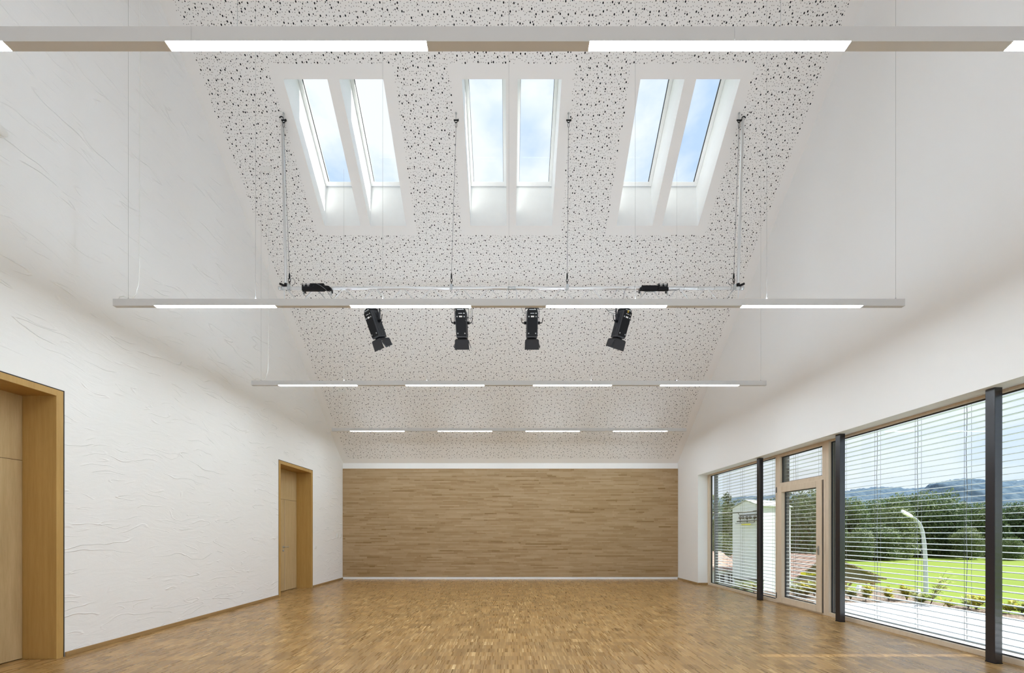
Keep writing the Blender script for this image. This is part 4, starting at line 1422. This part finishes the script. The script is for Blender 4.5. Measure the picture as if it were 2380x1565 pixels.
for p0, q0 in ((C0, B_), (A_, D_)):
    e_ = (p0 - (mA if p0 is C0 or p0 is A_ else mB)).normalized() * 0.10
    b.prism([z3(p0 + e_ - vn * .08, ze - 0.02), z3(mA - vn * .08, zr + 0.03), z3(mB + vn * .08, zr + 0.03), z3(q0 + e_ + vn * .08, ze - 0.02)], (0, 0, 0.05))
b.build('roof', M['cabinet'], tw)
fn = -vn  # gable face normal


def on_gable(t, z, off=0.0):
    p = C0 + un * (lw * t)
    return Vector((p.x, p.y, z)) + fn * off


zrow = [P(0, q, YT).z for q in (1196, 1202.5, 1209.5, 1215.5)]
b = MB()
b.tube([on_gable(0.02, zrow[0], .25), on_gable(0.62, zrow[0] - 0.03, .25)], 0.03, 6)
b.tube([on_gable(0.02, zrow[2], .25), on_gable(0.72, zrow[2] - 0.05, .25)], 0.035, 6)
b.tube([on_gable(0.10, zrow[3], .25), on_gable(0.78, zrow[3] - 0.02, .25)], 0.02, 6)
for t in (0.1, 0.35, 0.6):
    b.tube([on_gable(t, zrow[0], 0), on_gable(t, zrow[0], .25)], 0.02, 5); b.tube([on_gable(t, zrow[2], 0), on_gable(t, zrow[2], .25)], 0.02, 5)
    b.tube([on_gable(t, zrow[2] - .12, .25), on_gable(t, zrow[2] + .12, .25)], 0.03, 5)
b.tube([on_gable(0.70, zrow[0] + 0.15, .2), on_gable(0.62, zrow[0] - .03, .25)], 0.02, 5)
b.build('crossarm', M['guide'], tw)
for t in (0.08, 0.24, 0.36, 0.50, 0.60):
    b = MB(); b.lathe(on_gable(t, zrow[1] + .09, .25), (0, 0, -1), [(0, .03), (.03, .075), (.07, .10), (.11, .10), (.16, .06)], 10)
    b.build('insulator', M['black'], tw)
b = MB(); q0, q1 = on_gable(0.22, zrow[3] - .13, .26), on_gable(0.55, zrow[3] - .13, .26)
b.prism([q0, q1, q1 + Vector((0, 0, .10)), q0 + Vector((0, 0, .10))], fn * 0.01)
o = b.build('sign', M['yellow'], tw); o['label'] = 'small yellow warning strip'
b = MB()
pA = P(1560, 1190, 20); pB = on_gable(0.1, P(0, 1188, YT).z, .1)
b.tube([pA.lerp(pB, t / 8) + Vector((0, 0, -0.12 * math.sin(math.pi * t / 8))) for t in range(9)], 0.045, 6)
tag(b.build('overhead_cable', M['guide']), 'thick dark overhead cable running left from the white tower', 'cable')
# cabinet in front
pc = P(1742, 1400, 20.5)
cabr = empty('utility_cabinet', (pc.x, 20.5, -3.05), 'grey utility cabinet in front of the white tower', 'cabinet')
b = MB(); b.box(pc.x - 0.68, pc.x + 0.62, 20.2, 20.8, -3.1, P(0, 1350, 20.2).z)
b.build('case', M['cabinet'], cabr, bevel=0.02)
b = MB(); b.box(pc.x - 0.72, pc.x + 0.66, 20.15, 20.85, P(0, 1350, 20.2).z, P(0, 1350, 20.2).z + 0.08)
b.build('lid', M['guide'], cabr)

# ------------------------------------------------------------ small tiled house on the left
Yh = 24.5
hl, hr = (1560 - VX) / F * Yh, (1716 - VX) / F * Yh
ze_h = P(0, 1324, Yh).z; zg_h = -3.1
zr_h = P(0, 1282, Yh + 2.5).z
hs = empty('house', ((hl + hr) / 2, Yh, zg_h), 'low white house with a tiled roof, partly hidden by the tower', 'house')
b = MB(); b.box(hl, hr, Yh, Yh + 5, zg_h, ze_h); b.build('wall', M['render'], hs)
b = MB()
b.prism([(hl - 0.3, Yh - 0.4, ze_h - 0.05), (hl - 0.3, Yh + 2.5, zr_h), (hl - 0.3, Yh + 5.4, ze_h - 0.05)], (hr - hl + 0.6, 0, 0))
b.build('roof', M['tiles'], hs)
for a, c in ((1660, 1683), (1692, 1702)):
    xa, xc = (a - VX) / F * Yh, (c - VX) / F * Yh
    b = MB(); b.box(xa, xc, Yh - 0.03, Yh + 0.02, P(0, 1356, Yh).z, P(0, 1335, Yh).z)
    w = b.build('window', M['dark_glass'], hs)
    b = MB(); b.box((xa + xc) / 2 - .03, (xa + xc) / 2 + .03, Yh - 0.05, Yh - 0.03, P(0, 1356, Yh).z, P(0, 1335, Yh).z)
    b.build('mullion', M['render'], w)

# ------------------------------------------------------------ shelter with gable roof
Ys = 24.0
apx = P(1922, 1290, Ys); el = P(1846, 1345, Ys); er = P(2061, 1345, Ys)
apx.x = (el.x + er.x) / 2 - 0.9
dpt = Vector((-2.2, 6.5, 0)).normalized() * 6.5
shl = empty('garden_shelter', ((el.x + er.x) / 2, Ys, -3.05), 'open timber shelter with a tiled gable roof on the lawn', 'shelter')
th = Vector((0, 0, -0.10))
b = MB(); b.prism([el, apx, apx + dpt, el + dpt], th); b.build('roof_slope', M['tiles'], shl)
b = MB(); b.prism([er, apx, apx + dpt, er + dpt], th); b.build('roof_slope', M['tiles'], shl)
b = MB(); i_ = Vector((0, 0.12, -0.14))
b.prism([el + i_ + Vector((.25, 0, 0)), apx + i_, er + i_ - Vector((.35, 0, 0))], (0, 0.05, 0)); b.build('gable_boards', M['timber'], shl)
b = MB(); zb5 = el.z - 0.14
b.box(el.x + 0.1, er.x - 0.35, Ys + 0.05, Ys + 0.22, zb5 - 0.20, zb5 - 0.0); b.build('tie_beam', M['timber_lt'], shl)
for px in (2033, 1967):
    xx = (px - VX) / F * Ys
    b = MB(); b.box(xx - 0.09, xx + 0.09, Ys + 0.04, Ys + 0.22, -3.1, zb5 - 0.2); b.build('post', M['timber_lt'], shl)
    s = -1 if px > 2000 else 1
    b = MB(); b.tube([(xx, Ys + .13, zb5 - 0.75), (xx + s * 0.50, Ys + .13, zb5 - 0.18)], 0.055, 4); b.build('knee_brace', M['timber_lt'], shl)
b = MB(); xw0, xw1 = el.x + 0.35, (1925 - VX) / F * Ys
b.box(xw0 - 1.2, xw1, Ys + 0.3, Ys + 0.45, -3.1, zb5 - 0.15); b.build('side_wall', M['render'], shl)
b = MB(); bx0, bx1 = (1863.5 - VX) / F * (Ys - .1), (1925 - VX) / F * (Ys - .1)
zc0, zc1 = P(0, 1337.5, Ys).z, P(0, 1331, Ys).z
b.box(bx0, bx1, Ys - 0.02, Ys, zc0, zc1)
bn = tag(b.build('banner', M['yellow']), 'yellow banner with dark lettering hung on the shelter gable', 'banner')
lettering('DER LO', ((1885 - VX) / F * Ys, Ys - 0.03, (zc0 + zc1) / 2), 0.22, M['text_dark'], bn)

# low dark board behind the bed
Yd_ = 9.3
p0, p1, p2, p3 = P(1986, 1398, Yd_), P(1997, 1362, Yd_ + .25), P(2133, 1371, Yd_ + .25), P(2133, 1402, Yd_)
bd = empty('garden_bench', (p0.x + .7, Yd_, ground_z(p0.x + .7, Yd_)), 'low dark slatted bench back with pale ends behind the yellow shrubs', 'bench')
b = MB()
for k in range(6):
    t0, t1 = k / 6 + 0.01, (k + 1) / 6 - 0.015
    b.prism([p0.lerp(p1, t0), p3.lerp(p2, t0), p3.lerp(p2, t1), p0.lerp(p1, t1)], (0, 0.03, 0))
b.build('slats', M['timber'], bd)
for a, c in ((p0, p1), (p3, p2)):
    b = MB(); b.obb((a + c) / 2, (1, 0, 0), (0, 1, 0), (c - a).normalized(), 0.03, 0.04, (c - a).length / 2 + .02)
    b.build('end_post', M['cabinet'], bd)
    b = MB(); b.box(a.x - .03, a.x + .03, Yd_ - .03, Yd_ + .03, ground_z(a.x, Yd_) - .05, a.z)
    b.build('leg', M['guide'], bd)
